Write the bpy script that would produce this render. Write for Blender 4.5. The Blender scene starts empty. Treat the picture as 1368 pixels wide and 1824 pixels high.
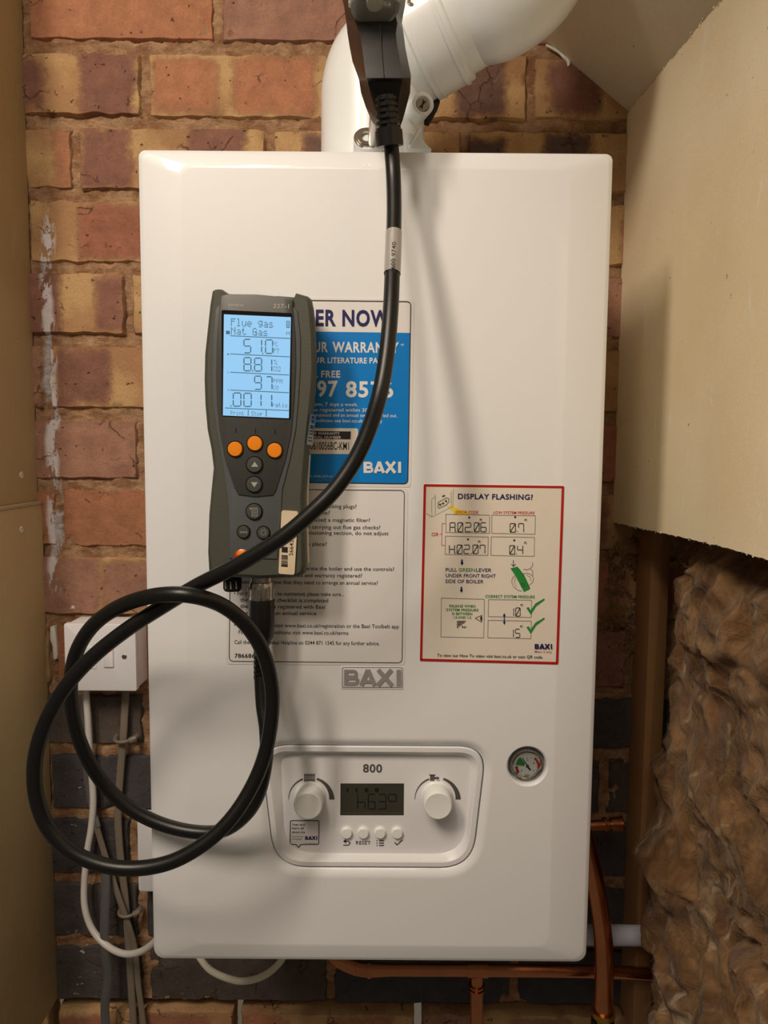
import bpy, math, random
from mathutils import Vector, Matrix, noise
from math import sin, cos, pi, radians
S = bpy.context.scene
COL = S.collection
random.seed(7)

# ------------------------------------------------------------------ camera
W, H, F = 1368.0, 1824.0, 1290.0
CAM = Vector((0.0, -0.64, 1.45))
TH, PHI = radians(4.8), radians(0.47)
_r = Vector((1, 0, 0)); _u = Vector((0, sin(TH), cos(TH))); _f = Vector((0, cos(TH), -sin(TH)))
RT = cos(PHI) * _r + sin(PHI) * _u
UP = cos(PHI) * _u - sin(PHI) * _r
cam = bpy.data.cameras.new('camera'); camo = bpy.data.objects.new('camera', cam); COL.objects.link(camo)
camo.matrix_world = Matrix(((RT.x, UP.x, -_f.x, CAM.x), (RT.y, UP.y, -_f.y, CAM.y), (RT.z, UP.z, -_f.z, CAM.z), (0, 0, 0, 1)))
cam.sensor_fit = 'HORIZONTAL'; cam.sensor_width = 36.0; cam.lens = F / W * 36.0
cam.clip_start = 0.01; cam.clip_end = 50
cam.dof.use_dof = True; cam.dof.focus_distance = 0.62; cam.dof.aperture_fstop = 24
S.camera = camo

# ------------------------------------------------------------------ world, lamps, exposure
S.view_settings.view_transform = 'Standard'; S.view_settings.look = 'None'
S.view_settings.gamma = 1.0; S.view_settings.use_curve_mapping = False
S.view_settings.exposure = 0.0
wd = bpy.data.worlds.new('world'); S.world = wd; wd.use_nodes = True
bg = wd.node_tree.nodes['Background']; bg.inputs[0].default_value = (0.85, 0.68, 0.50, 1); bg.inputs[1].default_value = 0.125

def lamp(name, loc, target, sx, sy, power, color):
    l = bpy.data.lights.new(name, 'AREA'); l.shape = 'RECTANGLE'; l.size = sx; l.size_y = sy
    l.energy = power; l.color = color
    o = bpy.data.objects.new(name, l); COL.objects.link(o); o.location = loc
    o.rotation_euler = (Vector(target) - Vector(loc)).to_track_quat('-Z', 'Y').to_euler()
    return o
WARM = (1.0, 0.84, 0.67)
lamp('tube_or_fill_lamp', (-0.66, -0.95, 2.40), (0.1, 0.05, 1.35), 0.14, 0.45, 12.0, WARM)
lamp('tube_or_fill_lamp', (-0.34, -1.00, 2.46), (0.0, 0.05, 1.3), 0.12, 0.45, 5.0, WARM)
lamp('tube_or_fill_lamp', (-0.25, -1.5, 2.55), (0.0, 0.1, 1.3), 0.7, 0.5, 4.6, WARM)  # added broad fill for the side boards and lower boiler, not a third tube

# ------------------------------------------------------------------ helpers
YW = 0.27      # face of the brick wall; the boiler front is Y = 0
def ray(px, py): return RT * ((px - W / 2) / F) + UP * ((H / 2 - py) / F) + _f
def P(px, py, Y):
    d = ray(px, py); return CAM + d * ((Y - CAM.y) / d.y)
def PX(px, py, X):
    d = ray(px, py); return CAM + d * ((X - CAM.x) / d.x)

def lin(c):
    c = c / 255.0
    return c / 12.92 if c <= 0.04045 else ((c + 0.055) / 1.055) ** 2.4
def wb(r, g, b, k=1.0):     # displayed sRGB under the warm lamps -> base colour
    w = (lin(228), lin(212), lin(190))
    return tuple(min(0.9, 0.80 * k * lin(c) / q) for c, q in zip((r, g, b), w)) + (1,)
def rgb(r, g, b): return (lin(r), lin(g), lin(b), 1)

class NT:
    def __init__(s, m): s.t = m.node_tree; s.n = s.t.nodes; s.l = s.t.links; s.b = s.n['Principled BSDF']
    def new(s, t, **k):
        n = s.n.new(t)
        for a, v in k.items(): setattr(n, a, v)
        return n
    def math(s, op, a, b=None, c=None, clamp=False):
        n = s.new('ShaderNodeMath', operation=op, use_clamp=clamp)
        for i, v in enumerate((a, b, c)):
            if v is None: continue
            if isinstance(v, (int, float)): n.inputs[i].default_value = v
            else: s.l.new(v, n.inputs[i])
        return n.outputs[0]
    def smooth(s, x, lo, hi):
        n = s.new('ShaderNodeMapRange', interpolation_type='SMOOTHSTEP')
        for i, v in zip((0, 1, 2), (x, lo, hi)):
            if isinstance(v, (int, float)): n.inputs[i].default_value = v
            else: s.l.new(v, n.inputs[i])
        return n.outputs[0]
    def noise(s, vec, scale, detail=4, rough=0.55, dist=0.0):
        n = s.new('ShaderNodeTexNoise'); n.inputs['Scale'].default_value = scale; n.inputs['Detail'].default_value = detail
        n.inputs['Roughness'].default_value = rough; n.inputs['Distortion'].default_value = dist
        if vec is not None: s.l.new(vec, n.inputs['Vector'])
        return n.outputs[0]
    def mix(s, f, a, b, mode='MIX'):
        n = s.new('ShaderNodeMix', data_type='RGBA', blend_type=mode)
        for i, v in zip((0, 6, 7), (f, a, b)):
            if isinstance(v, (int, float)): n.inputs[i].default_value = v
            elif isinstance(v, tuple): n.inputs[i].default_value = v
            else: s.l.new(v, n.inputs[i])
        return n.outputs[2]
    def bump(s, h, strength, dist=0.001):
        n = s.new('ShaderNodeBump'); n.inputs['Strength'].default_value = strength; n.inputs['Distance'].default_value = dist
        s.l.new(h, n.inputs['Height']); s.l.new(n.outputs[0], s.b.inputs['Normal'])
    def pos(s): return s.new('ShaderNodeNewGeometry').outputs['Position']
    def obj(s): return s.new('ShaderNodeTexCoord').outputs['Object']

def mat(name, color, rough=0.5, metal=0.0, coat=0.0, emit=None, estr=0.0, nscale=None, namt=0.12, bump=0.0, bscale=400, spec=None):
    m = bpy.data.materials.new(name); m.use_nodes = True; t = NT(m); b = t.b
    b.inputs['Base Color'].default_value = color; b.inputs['Roughness'].default_value = rough; b.inputs['Metallic'].default_value = metal
    if coat: b.inputs['Coat Weight'].default_value = coat; b.inputs['Coat Roughness'].default_value = 0.04
    if spec is not None: b.inputs['Specular IOR Level'].default_value = spec
    if emit: b.inputs['Emission Color'].default_value = emit; b.inputs['Emission Strength'].default_value = estr
    if nscale is None: nscale = 60
    n = t.noise(t.pos(), nscale)
    v = t.math('MULTIPLY_ADD', n, namt * 2, 1 - namt)
    c = t.mix(1.0, color, v, 'MULTIPLY')
    if not emit: t.l.new(c, b.inputs['Base Color'])
    if bump: t.bump(t.noise(t.pos(), bscale, 3), bump)
    return m

M = {}
M['white'] = mat('white_enamel', wb(232, 219, 202), 0.42, coat=0.7, namt=0.02, nscale=5)
M['plastic'] = mat('white_plastic', wb(228, 214, 196), 0.38, namt=0.02, bump=0.03, bscale=2500)
M['knob'] = mat('knob_plastic', wb(236, 224, 208), 0.3, namt=0.02)
M['flue'] = mat('white_flue', wb(232, 221, 208), 0.34, coat=0.5, namt=0.02, nscale=8)
M['boxwhite'] = mat('moulded_white', wb(226, 212, 196), 0.3, namt=0.02)
M['paper'] = mat('sticker_paper', wb(226, 210, 190), 0.42, namt=0.02)
M['paper2'] = mat('sticker_cream', wb(224, 202, 172), 0.5, namt=0.04)
M['blue'] = mat('print_blue', rgb(0, 128, 215), 0.35, namt=0.02)
M['navy'] = mat('print_navy', rgb(22, 24, 92), 0.4, namt=0.05)
M['ink'] = mat('print_black', rgb(38, 34, 38), 0.45, namt=0.05)
M['inkgrey'] = mat('print_grey', rgb(84, 80, 76), 0.45, namt=0.05)
M['red'] = mat('print_red', rgb(178, 24, 20), 0.4, namt=0.05)
M['redtext'] = mat('print_red_text', rgb(205, 60, 60), 0.4, namt=0.05)
M['green'] = mat('print_green', rgb(40, 140, 62), 0.4, namt=0.05)
M['yellow'] = mat('print_yellow', rgb(238, 215, 60), 0.4, namt=0.05)
M['orangetext'] = mat('print_orange', rgb(190, 120, 80), 0.4, namt=0.05)
M['rubber'] = mat('olive_rubber', rgb(72, 75, 66), 0.55, namt=0.08, bump=0.15, bscale=900)
M['rimgrey'] = mat('slate_plastic', rgb(86, 91, 93), 0.42, namt=0.04, bump=0.08, bscale=1800)
M['facegrey'] = mat('graphite_plastic', rgb(62, 64, 62), 0.42, namt=0.04, bump=0.08, bscale=1800)
M['black'] = mat('black_plastic', rgb(18, 18, 19), 0.36, namt=0.08, bump=0.06, bscale=1200)
M['cable'] = mat('black_cable', rgb(14, 15, 16), 0.38, namt=0.06, bump=0.05, bscale=800)
M['blackgloss'] = mat('black_recess', rgb(14, 14, 15), 0.2)
M['lcd'] = mat('lit_screen', rgb(40, 60, 75), 0.4, emit=rgb(150, 205, 246), estr=0.92)
M['lcdink'] = mat('screen_segment', rgb(40, 75, 95), 0.5, emit=rgb(62, 100, 122), estr=0.6)
M['orange'] = mat('orange_rubber', rgb(240, 140, 20), 0.4, namt=0.03)
M['btngrey'] = mat('key_rubber', rgb(66, 69, 67), 0.5, namt=0.04)
M['lightgrey'] = mat('light_grey_print', rgb(170, 170, 162), 0.5)
M['cream'] = mat('worn_label', rgb(222, 205, 178), 0.5, nscale=200, namt=0.12)
M['silver'] = mat('brushed_nickel', rgb(190, 185, 178), 0.28, 1.0, bump=0.05)
M['chrome'] = mat('chrome', rgb(215, 212, 208), 0.12, 1.0)
M['chromesoft'] = mat('badge_silver', wb(150, 136, 124), 0.35, 0.0)
M['lcddark'] = mat('dark_display', rgb(58, 58, 50), 0.15, coat=0.5)
M['lcddark2'] = mat('dark_display_segment', rgb(28, 28, 24), 0.3)
M['copper'] = mat('copper', rgb(206, 138, 98), 0.27, 1.0, nscale=30, namt=0.25, bump=0.1, bscale=90)
M['brass'] = mat('brass', rgb(190, 150, 80), 0.3, 1.0)
M['wastewhite'] = mat('waste_pipe_plastic', wb(205, 195, 190), 0.4)
M['flexwhite'] = mat('white_flex', wb(205, 188, 166), 0.4)
M['flexcream'] = mat('cream_flex', wb(216, 200, 165), 0.4)
M['flexgrey'] = mat('grey_flex', rgb(122, 112, 100), 0.5)
M['flexgrey2'] = mat('dark_grey_flex', rgb(88, 88, 90), 0.45)
M['gaskblack'] = mat('gasket', rgb(18, 17, 16), 0.7)
M['neon'] = mat('neon_lens', rgb(220, 60, 50), 0.3, emit=rgb(255, 90, 80), estr=1.1)
M['foil'] = mat('foil_label', rgb(200, 196, 190), 0.35, 0.5)
M['dial'] = mat('gauge_dial', wb(228, 222, 215), 0.4, namt=0.01)
M['timber'] = mat('sawn_timber', rgb(140, 102, 62), 0.7, nscale=12, namt=0.2, bump=0.2, bscale=200)
M['caulk'] = mat('sealant', wb(220, 205, 180), 0.6)
m = bpy.data.materials.new('clear_plastic'); m.use_nodes = True
b = m.node_tree.nodes['Principled BSDF']; b.inputs['Transmission Weight'].default_value = 0.75; b.inputs['Roughness'].default_value = 0.12
b.inputs['Base Color'].default_value = (0.85, 0.85, 0.83, 1); M['clear'] = m
m = bpy.data.materials.new('gauge_glass'); m.use_nodes = True
b = m.node_tree.nodes['Principled BSDF']; b.inputs['Transmission Weight'].default_value = 1.0; b.inputs['Roughness'].default_value = 0.03
b.inputs['IOR'].default_value = 1.03; M['glass'] = m

def board_mat(name, c1, c2, scuff, amt):
    m = bpy.data.materials.new(name); m.use_nodes = True; t = NT(m); p = t.pos()
    mp = t.new('ShaderNodeMapping'); mp.inputs['Scale'].default_value = (1, 1, 0.35); t.l.new(p, mp.inputs[0])
    n1 = t.noise(p, 3.5, 5); n2 = t.noise(mp.outputs[0], 24, 5, 0.6, 1.2); n3 = t.noise(p, 650, 3)
    c = t.mix(t.smooth(n1, 0.35, 0.65), c1, c2)
    c = t.mix(t.math('MULTIPLY', t.smooth(n2, 0.62, 0.70), amt), c, scuff)
    n4 = t.noise(p, 110, 2)
    c = t.mix(t.math('MULTIPLY', t.smooth(n4, 0.755, 0.775), 0.6), c, rgb(80, 60, 38))
    rt = t.new('ShaderNodeMapping'); rt.inputs['Rotation'].default_value = (0.55, 0, 0); rt.inputs['Scale'].default_value = (1, 3.0, 0.8); t.l.new(p, rt.inputs[0])
    n5 = t.noise(rt.outputs[0], 17, 6, 0.65, 0.6)
    c = t.mix(t.math('MULTIPLY', t.smooth(n5, 0.62, 0.72), amt * 1.2, clamp=True), c, scuff)
    v = t.math('MULTIPLY_ADD', n3, 0.26, 0.87); c = t.mix(1.0, c, v, 'MULTIPLY')
    t.l.new(c, t.b.inputs['Base Color']); t.b.inputs['Roughness'].default_value = 0.6
    t.b.inputs['Specular IOR Level'].default_value = 0.3
    t.bump(t.noise(p, 260, 4), 0.08); return m
M['board'] = board_mat('plasterboard_face', wb(240, 212, 166), wb(230, 198, 148), wb(245, 226, 192), 0.45)
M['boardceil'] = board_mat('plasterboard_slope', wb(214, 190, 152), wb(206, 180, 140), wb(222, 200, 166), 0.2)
M['boardleft'] = board_mat('brown_board', wb(186, 152, 100), wb(172, 138, 88), wb(196, 168, 120), 0.25)
M['core'] = mat('gypsum_core', wb(226, 205, 168), 0.9, bump=0.5, bscale=500)
M['boardedge'] = mat('board_edge', wb(176, 148, 108), 0.6, bump=0.2)

def streaks(t, base):     # plaster splashes that run down the wall left of the boiler
    p = t.pos(); sx = t.new('ShaderNodeSeparateXYZ'); t.l.new(p, sx.inputs[0])
    w = t.noise(p, 14, 3); xc = t.math('MULTIPLY_ADD', w, 0.02, -0.424)
    dx = t.math('ABSOLUTE', t.math('SUBTRACT', sx.outputs[0], xc))
    band = t.smooth(dx, 0.011, 0.004)
    mp = t.new('ShaderNodeMapping'); mp.inputs['Scale'].default_value = (3.2, 1, 1.0); t.l.new(p, mp.inputs[0])
    n = t.noise(mp.outputs[0], 22, 5, 0.7)
    m1 = t.math('MULTIPLY', band, t.smooth(n, 0.47, 0.52))
    n2 = t.noise(p, 85, 4, 0.7)
    m2 = t.math('MULTIPLY', t.smooth(t.math('ABSOLUTE', t.math('ADD', sx.outputs[0], 0.395)), 0.02, 0.01), t.smooth(n2, 0.66, 0.69))
    lo = t.smooth(sx.outputs[2], 1.29, 1.26)
    m = t.math('MAXIMUM', t.math('MULTIPLY', m1, t.math('SUBTRACT', 1.0, lo)), t.math('MULTIPLY', m2, lo))
    top = t.smooth(sx.outputs[2], 1.76, 1.70)
    return t.mix(t.math('MULTIPLY', t.math('MULTIPLY', m, top), 0.85), base, wb(222, 205, 190))

def brick_mat():
    m = bpy.data.materials.new('fletton_brick'); m.use_nodes = True; t = NT(m)
    o = t.obj(); sp = t.new('ShaderNodeSeparateXYZ'); t.l.new(o, sp.inputs[0])
    p = t.pos()
    wob = t.math('MULTIPLY_ADD', t.noise(p, 34, 7, 0.72), 0.036, -0.018)
    x = t.math('ADD', sp.outputs[0], wob); z = t.math('ABSOLUTE', t.math('ADD', sp.outputs[2], wob))
    tot = None
    for i in (1, 2, 3):
        a = t.new('ShaderNodeAttribute', attribute_type='OBJECT', attribute_name='seg%d' % i)
        q = t.new('ShaderNodeSeparateXYZ'); t.l.new(a.outputs['Vector'], q.inputs[0])
        lo, hi, zm = q.outputs
        w = 0.0065
        a1 = t.smooth(x, t.math('SUBTRACT', lo, w), t.math('ADD', lo, w))
        a2 = t.smooth(x, t.math('ADD', hi, w), t.math('SUBTRACT', hi, w))
        a3 = t.smooth(z, t.math('ADD', zm, w), t.math('SUBTRACT', zm, w))
        mk = t.math('MULTIPLY', t.math('MULTIPLY', a1, a2), a3)
        tot = mk if tot is None else t.math('MAXIMUM', tot, mk)
    oi = t.new('ShaderNodeObjectInfo')
    g = t.noise(p, 45, 5, 0.65); f = t.noise(p, 380, 4, 0.6); n3 = t.noise(p, 14, 3)
    red = t.mix(1.0, oi.outputs['Color'], t.math('MULTIPLY_ADD', g, 1.0, 0.5), 'MULTIPLY')
    yel = t.mix(t.smooth(n3, 0.4, 0.65), wb(186, 142, 90), wb(162, 116, 74))
    # a darker burnt halo runs along the edge of each kiss mark
    ed = t.math('MULTIPLY', tot, t.math('SUBTRACT', 1.0, tot)); 
    c = t.mix(tot, yel, red)
    c = t.mix(t.math('MULTIPLY', ed, 1.2), c, wb(124, 80, 56))
    c = t.mix(1.0, c, t.math('MULTIPLY_ADD', f, 0.5, 0.75), 'MULTIPLY')
    vo = t.new('ShaderNodeTexVoronoi', feature='DISTANCE_TO_EDGE'); vo.inputs['Scale'].default_value = 26
    vw = t.new('ShaderNodeVectorMath', operation='MULTIPLY_ADD'); nn = t.new('ShaderNodeTexNoise'); nn.inputs['Scale'].default_value = 40; nn.inputs['Detail'].default_value = 5; t.l.new(p, nn.inputs['Vector'])
    t.l.new(nn.outputs['Color'], vw.inputs[0]); vw.inputs[1].default_value = (0.03, 0.03, 0.03); t.l.new(p, vw.inputs[2]); t.l.new(vw.outputs[0], vo.inputs['Vector'])
    crack = t.math('MULTIPLY', t.smooth(vo.outputs['Distance'], 0.030, 0.008), t.smooth(t.noise(p, 17, 3), 0.56, 0.64))
    c = t.mix(t.math('MULTIPLY', crack, 0.65), c, wb(84, 54, 38))
    pit = t.smooth(t.noise(p, 150, 2, 0.5), 0.70, 0.76)
    c = t.mix(t.math('MULTIPLY', pit, 0.75), c, wb(70, 44, 30))
    dust = t.smooth(t.noise(p, 60, 6, 0.75), 0.60, 0.80)
    c = t.mix(t.math('MULTIPLY', dust, 0.4), c, wb(190, 150, 108))
    c = streaks(t, c)
    t.l.new(c, t.b.inputs['Base Color']); t.b.inputs['Roughness'].default_value = 0.85
    t.b.inputs['Specular IOR Level'].default_value = 0.2
    h = t.math('ADD', t.math('MULTIPLY', f, 0.5), t.math('ADD', g, t.math('MULTIPLY', pit, -1.5)))
    t.bump(t.math('ADD', h, t.math('MULTIPLY', crack, -1.0)), 0.9, 0.0018); return m
M['brick'] = brick_mat()
def mortar_mat():
    m = bpy.data.materials.new('sandy_mortar'); m.use_nodes = True; t = NT(m); p = t.pos()
    g = t.noise(p, 40, 5, 0.7); f = t.noise(p, 500, 4, 0.7)
    mp = t.new('ShaderNodeMapping'); mp.inputs['Scale'].default_value = (1.0, 1, 2.2); t.l.new(p, mp.inputs[0])
    r = t.noise(mp.outputs[0], 75, 8, 0.72, 1.6)
    c = t.mix(t.smooth(g, 0.35, 0.65), wb(158, 110, 72), wb(196, 148, 104))
    c = t.mix(t.math('MULTIPLY', t.smooth(r, 0.40, 0.30), 0.6), c, wb(92, 62, 40))
    c = t.mix(1.0, c, t.math('MULTIPLY_ADD', f, 0.8, 0.58), 'MULTIPLY')
    c = streaks(t, c)
    t.l.new(c, t.b.inputs['Base Color']); t.b.inputs['Roughness'].default_value = 0.95
    t.b.inputs['Specular IOR Level'].default_value = 0.1
    t.bump(t.math('ADD', r, t.math('MULTIPLY', f, 0.25)), 0.9, 0.005); return m
M['mortar'] = mortar_mat()
def wool_mat():
    m = bpy.data.materials.new('mineral_wool'); m.use_nodes = True; t = NT(m); p = t.pos()
    wn = t.new('ShaderNodeTexNoise'); wn.inputs['Scale'].default_value = 9; wn.inputs['Detail'].default_value = 3; t.l.new(p, wn.inputs['Vector'])
    vm = t.new('ShaderNodeVectorMath', operation='MULTIPLY_ADD'); t.l.new(wn.outputs['Color'], vm.inputs[0]); vm.inputs[1].default_value = (0.16, 0.16, 0.16); t.l.new(p, vm.inputs[2])
    mp = t.new('ShaderNodeMapping'); mp.inputs['Rotation'].default_value = (0.9, 0, 0); mp.inputs['Scale'].default_value = (60, 110, 16); t.l.new(vm.outputs[0], mp.inputs[0])
    st_ = t.noise(mp.outputs[0], 1.0, 7, 0.65, 0.4)
    mp2 = t.new('ShaderNodeMapping'); mp2.inputs['Rotation'].default_value = (-0.5, 0, 0); mp2.inputs['Scale'].default_value = (20, 34, 7); t.l.new(vm.outputs[0], mp2.inputs[0])
    k = t.noise(mp2.outputs[0], 1.0, 6, 0.6, 0.6)
    g = t.noise(p, 12, 4, 0.6, 1.5); q = t.noise(p, 7, 3, 0.5, 1.0)
    c = t.mix(t.smooth(g, 0.32, 0.70), rgb(98, 70, 44), rgb(150, 118, 84))
    c = t.mix(t.math('MULTIPLY', t.smooth(q, 0.52, 0.70), 0.55), c, rgb(134, 88, 52))
    c = t.mix(t.math('MULTIPLY', t.smooth(k, 0.54, 0.70), 0.65), c, rgb(204, 184, 156))
    c = t.mix(t.math('MULTIPLY', t.smooth(k, 0.44, 0.30), 0.6), c, rgb(72, 48, 28))
    c = t.mix(1.0, c, t.math('MULTIPLY_ADD', st_, 1.3, 0.32), 'MULTIPLY')
    t.l.new(c, t.b.inputs['Base Color']); t.b.inputs['Roughness'].default_value = 0.9
    t.b.inputs['Specular IOR Level'].default_value = 0.1; t.b.inputs['Sheen Weight'].default_value = 0.12
    t.bump(t.math('ADD', st_, t.math('MULTIPLY', k, 1.0)), 0.75, 0.005); return m
M['wool'] = wool_mat()
M['fibre'] = mat('wool_fibre', rgb(170, 138, 100), 0.6, nscale=20, namt=0.35)

# ---- scene-graph helpers
def tag(o, label=None, cat=None, group=None, kind=None):
    if label: o['label'] = label
    if cat: o['category'] = cat
    if group: o['group'] = group
    if kind: o['kind'] = kind
    return o
WL = {}    # world location of every object we make (no rotations are used)
def empty(name, loc, label, cat, group=None):
    o = bpy.data.objects.new(name, None); o.empty_display_size = 0.02; COL.objects.link(o); o.location = loc; WL[o] = Vector(loc)
    return tag(o, label, cat, group)
class MB:
    def __init__(s): s.v = []; s.f = []; s.mi = []; s.mats = []
    def midx(s, m):
        if m not in s.mats: s.mats.append(m)
        return s.mats.index(m)
    def add(s, vs, fs, m):
        k = len(s.v); s.v.extend(Vector(v) for v in vs); i = s.midx(m)
        for f in fs: s.f.append(tuple(a + k for a in f)); s.mi.append(i)
        return s
    def build(s, name, parent=None, org=None, smooth=35, label=None):
        o_ = Vector(org) if org is not None else (WL[parent] if parent is not None else Vector((0, 0, 0)))
        me = bpy.data.meshes.new(name); me.from_pydata([(v - o_)[:] for v in s.v], [], s.f)
        for m in s.mats: me.materials.append(M[m])
        me.polygons.foreach_set('material_index', s.mi)
        if smooth:
            me.polygons.foreach_set('use_smooth', [True] * len(s.f)); me.set_sharp_from_angle(angle=radians(smooth))
        me.update()
        o = bpy.data.objects.new(name, me); COL.objects.link(o); WL[o] = o_
        if parent is not None: o.parent = parent; o.location = o_ - WL[parent]
        else: o.location = o_
        if label: o['label'] = label
        return o

def tube(mb, pts, rad, m, n=14, samples=8, closed_ends=True, flat=1.0, cyc=False):
    """swept tube through pts (Catmull-Rom); rad a number or one per point"""
    pts = [Vector(p) for p in pts]
    R = rad if isinstance(rad, (list, tuple)) else [rad] * len(pts)
    P_, R_ = [], []
    if samples > 1 and len(pts) > 2:
        for i in range(len(pts) - 1):
            p0 = pts[max(i - 1, 0)]; p1 = pts[i]; p2 = pts[i + 1]; p3 = pts[min(i + 2, len(pts) - 1)]
            for k in range(samples):
                t = k / samples
                P_.append(0.5 * ((2 * p1) + (p2 - p0) * t + (2 * p0 - 5 * p1 + 4 * p2 - p3) * t * t + (3 * p1 - p0 - 3 * p2 + p3) * t ** 3))
                R_.append(R[i] + (R[i + 1] - R[i]) * t)
        P_.append(pts[-1]); R_.append(R[-1])
    else: P_, R_ = pts, list(R)
    vs, fs = [], []
    t0 = (P_[1] - P_[0]).normalized(); nrm = t0.orthogonal().normalized()
    if abs(t0.y) < 0.95: nrm = (Vector((0, -1, 0)) - t0 * (-t0.y)).normalized()
    for i, p in enumerate(P_):
        a = P_[max(i - 1, 0)]; b = P_[min(i + 1, len(P_) - 1)]
        tt = b - a
        if tt.length > 1e-9:
            t1 = tt.normalized(); q = t0.rotation_difference(t1); nrm = q @ nrm; t0 = t1
        bn = t0.cross(nrm).normalized()
        for k in range(n):
            a = 2 * pi * k / n
            vs.append(p + nrm * cos(a) * R_[i] * flat + bn * sin(a) * R_[i])
    L = len(P_)
    for i in range(L - 1):
        for k in range(n):
            fs.append((i * n + k, i * n + (k + 1) % n, (i + 1) * n + (k + 1) % n, (i + 1) * n + k))
    if closed_ends: fs.append(tuple(range(n))[::-1]); fs.append(tuple((L - 1) * n + k for k in range(n)))
    mb.add(vs, fs, m); return mb

def rrect(x0, x1, z0, z1, r, n=6):
    """rounded rectangle outline (x, z), counter-clockwise from the bottom left; r number or (bl, br, tr, tl)"""
    r = r if isinstance(r, (tuple, list)) else (r,) * 4
    out = []
    for (cx, cz, a0, rr) in ((x0 + r[0], z0 + r[0], pi, r[0]), (x1 - r[1], z0 + r[1], 1.5 * pi, r[1]), (x1 - r[2], z1 - r[2], 0, r[2]), (x0 + r[3], z1 - r[3], 0.5 * pi, r[3])):
        for k in range(n + 1):
            a = a0 + 0.5 * pi * k / n; out.append((cx + rr * cos(a), cz + rr * sin(a)))
    return out
def rpoly(pts, radii, n=6):
    """polygon with rounded corners, (x, z) points"""
    out = []; L = len(pts)
    radii = radii if isinstance(radii, (tuple, list)) else [radii] * L
    for i in range(L):
        p = Vector(pts[i]); a = Vector(pts[i - 1]) - p; b = Vector(pts[(i + 1) % L]) - p; r = radii[i]
        a_, b_ = a.normalized(), b.normalized(); ang = a_.angle(b_)
        d = min(r / math.tan(ang / 2), 0.49 * a.length, 0.49 * b.length)
        s, e = p + a_ * d, p + b_ * d
        for k in range(n + 1):
            t = k / n; q = (1 - t) ** 2 * s + 2 * (1 - t) * t * p + t * t * e; out.append((q.x, q.y))
    return out
def ccw(o):
    A = sum(o[i - 1][0] * o[i][1] - o[i][0] * o[i - 1][1] for i in range(len(o)))
    return o if A > 0 else o[::-1]
def inset(o, d):
    """shrink an outline by d (negative grows)"""
    L = len(o); out = []
    for i in range(L):
        p0, p1, p2 = Vector(o[i - 1]), Vector(o[i]), Vector(o[(i + 1) % L])
        e1, e2 = p1 - p0, p2 - p1
        if e1.length < 1e-9: e1 = e2
        if e2.length < 1e-9: e2 = e1
        n1 = Vector((-e1.y, e1.x)).normalized(); n2 = Vector((-e2.y, e2.x)).normalized()
        nn = (n1 + n2)
        if nn.length < 1e-6: nn = n1
        nn.normalize(); k = 1.0 / max(0.5, nn.dot(n1)); q = p1 + nn * d * k; out.append((q.x, q.y))
    return out
def loft(mb, loops, m, cap0=True, cap1=True):
    """loops: list of (outline, Y); equal point counts. first = back, last = front (towards the camera)"""
    n = len(loops[0][0]); vs, fs = [], []
    for o, Y in loops:
        for j, (x, z) in enumerate(o): vs.append((x, Y[j] if isinstance(Y, (list, tuple)) else Y, z))
    for i in range(len(loops) - 1):
        for k in range(n):
            fs.append((i * n + k, i * n + (k + 1) % n, (i + 1) * n + (k + 1) % n, (i + 1) * n + k))
    if cap0: fs.append(tuple(range(n))[::-1])
    if cap1: fs.append(tuple((len(loops) - 1) * n + k for k in range(n)))
    mb.add(vs, fs, m); return mb
def slab(mb, o, Yb, Yf, m, bev=0.0):
    o = ccw(o)
    L = [(o, Yb), (o, Yf + bev)]
    if bev: L += [(inset(o, bev * 0.3), Yf + bev * 0.3), (inset(o, bev), Yf)]
    return loft(mb, L, m)
def circ(cx, cz, r, n=32): return [(cx + r * cos(2 * pi * k / n), cz + r * sin(2 * pi * k / n)) for k in range(n)]
def lathe(mb, cx, cz, prof, m, n=32):
    """prof: (r, Y) pairs from back to front round an axis along Y"""
    return loft(mb, [(circ(cx, cz, max(r, 1e-5), n), Y) for r, Y in prof], m)
def box(mb, x0, x1, y0, y1, z0, z1, m, bev=0.0):
    return slab(mb, rrect(x0, x1, z0, z1, max(bev, 1e-4), 3), y1, y0, m, bev)
def ring(c, ax, r0, r1, h0, h1, m, mb, n=28):
    """solid ring round axis ax through c"""
    ax = Vector(ax).normalized(); u = ax.orthogonal().normalized(); w = ax.cross(u); vs, fs = [], []
    for (r, h) in ((r0, h0), (r1, h0), (r1, h1), (r0, h1)):
        for k in range(n):
            a = 2 * pi * k / n; vs.append(Vector(c) + ax * h + u * cos(a) * r + w * sin(a) * r)
    for i in range(4):
        for k in range(n):
            fs.append((i * n + k, i * n + (k + 1) % n, ((i + 1) % 4) * n + (k + 1) % n, ((i + 1) % 4) * n + k))
    mb.add(vs, fs, m)
def cyl(mb, a, b, ra, rb, m, n=24): return tube(mb, [a, b], [ra, rb], m, n, 1)

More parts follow.
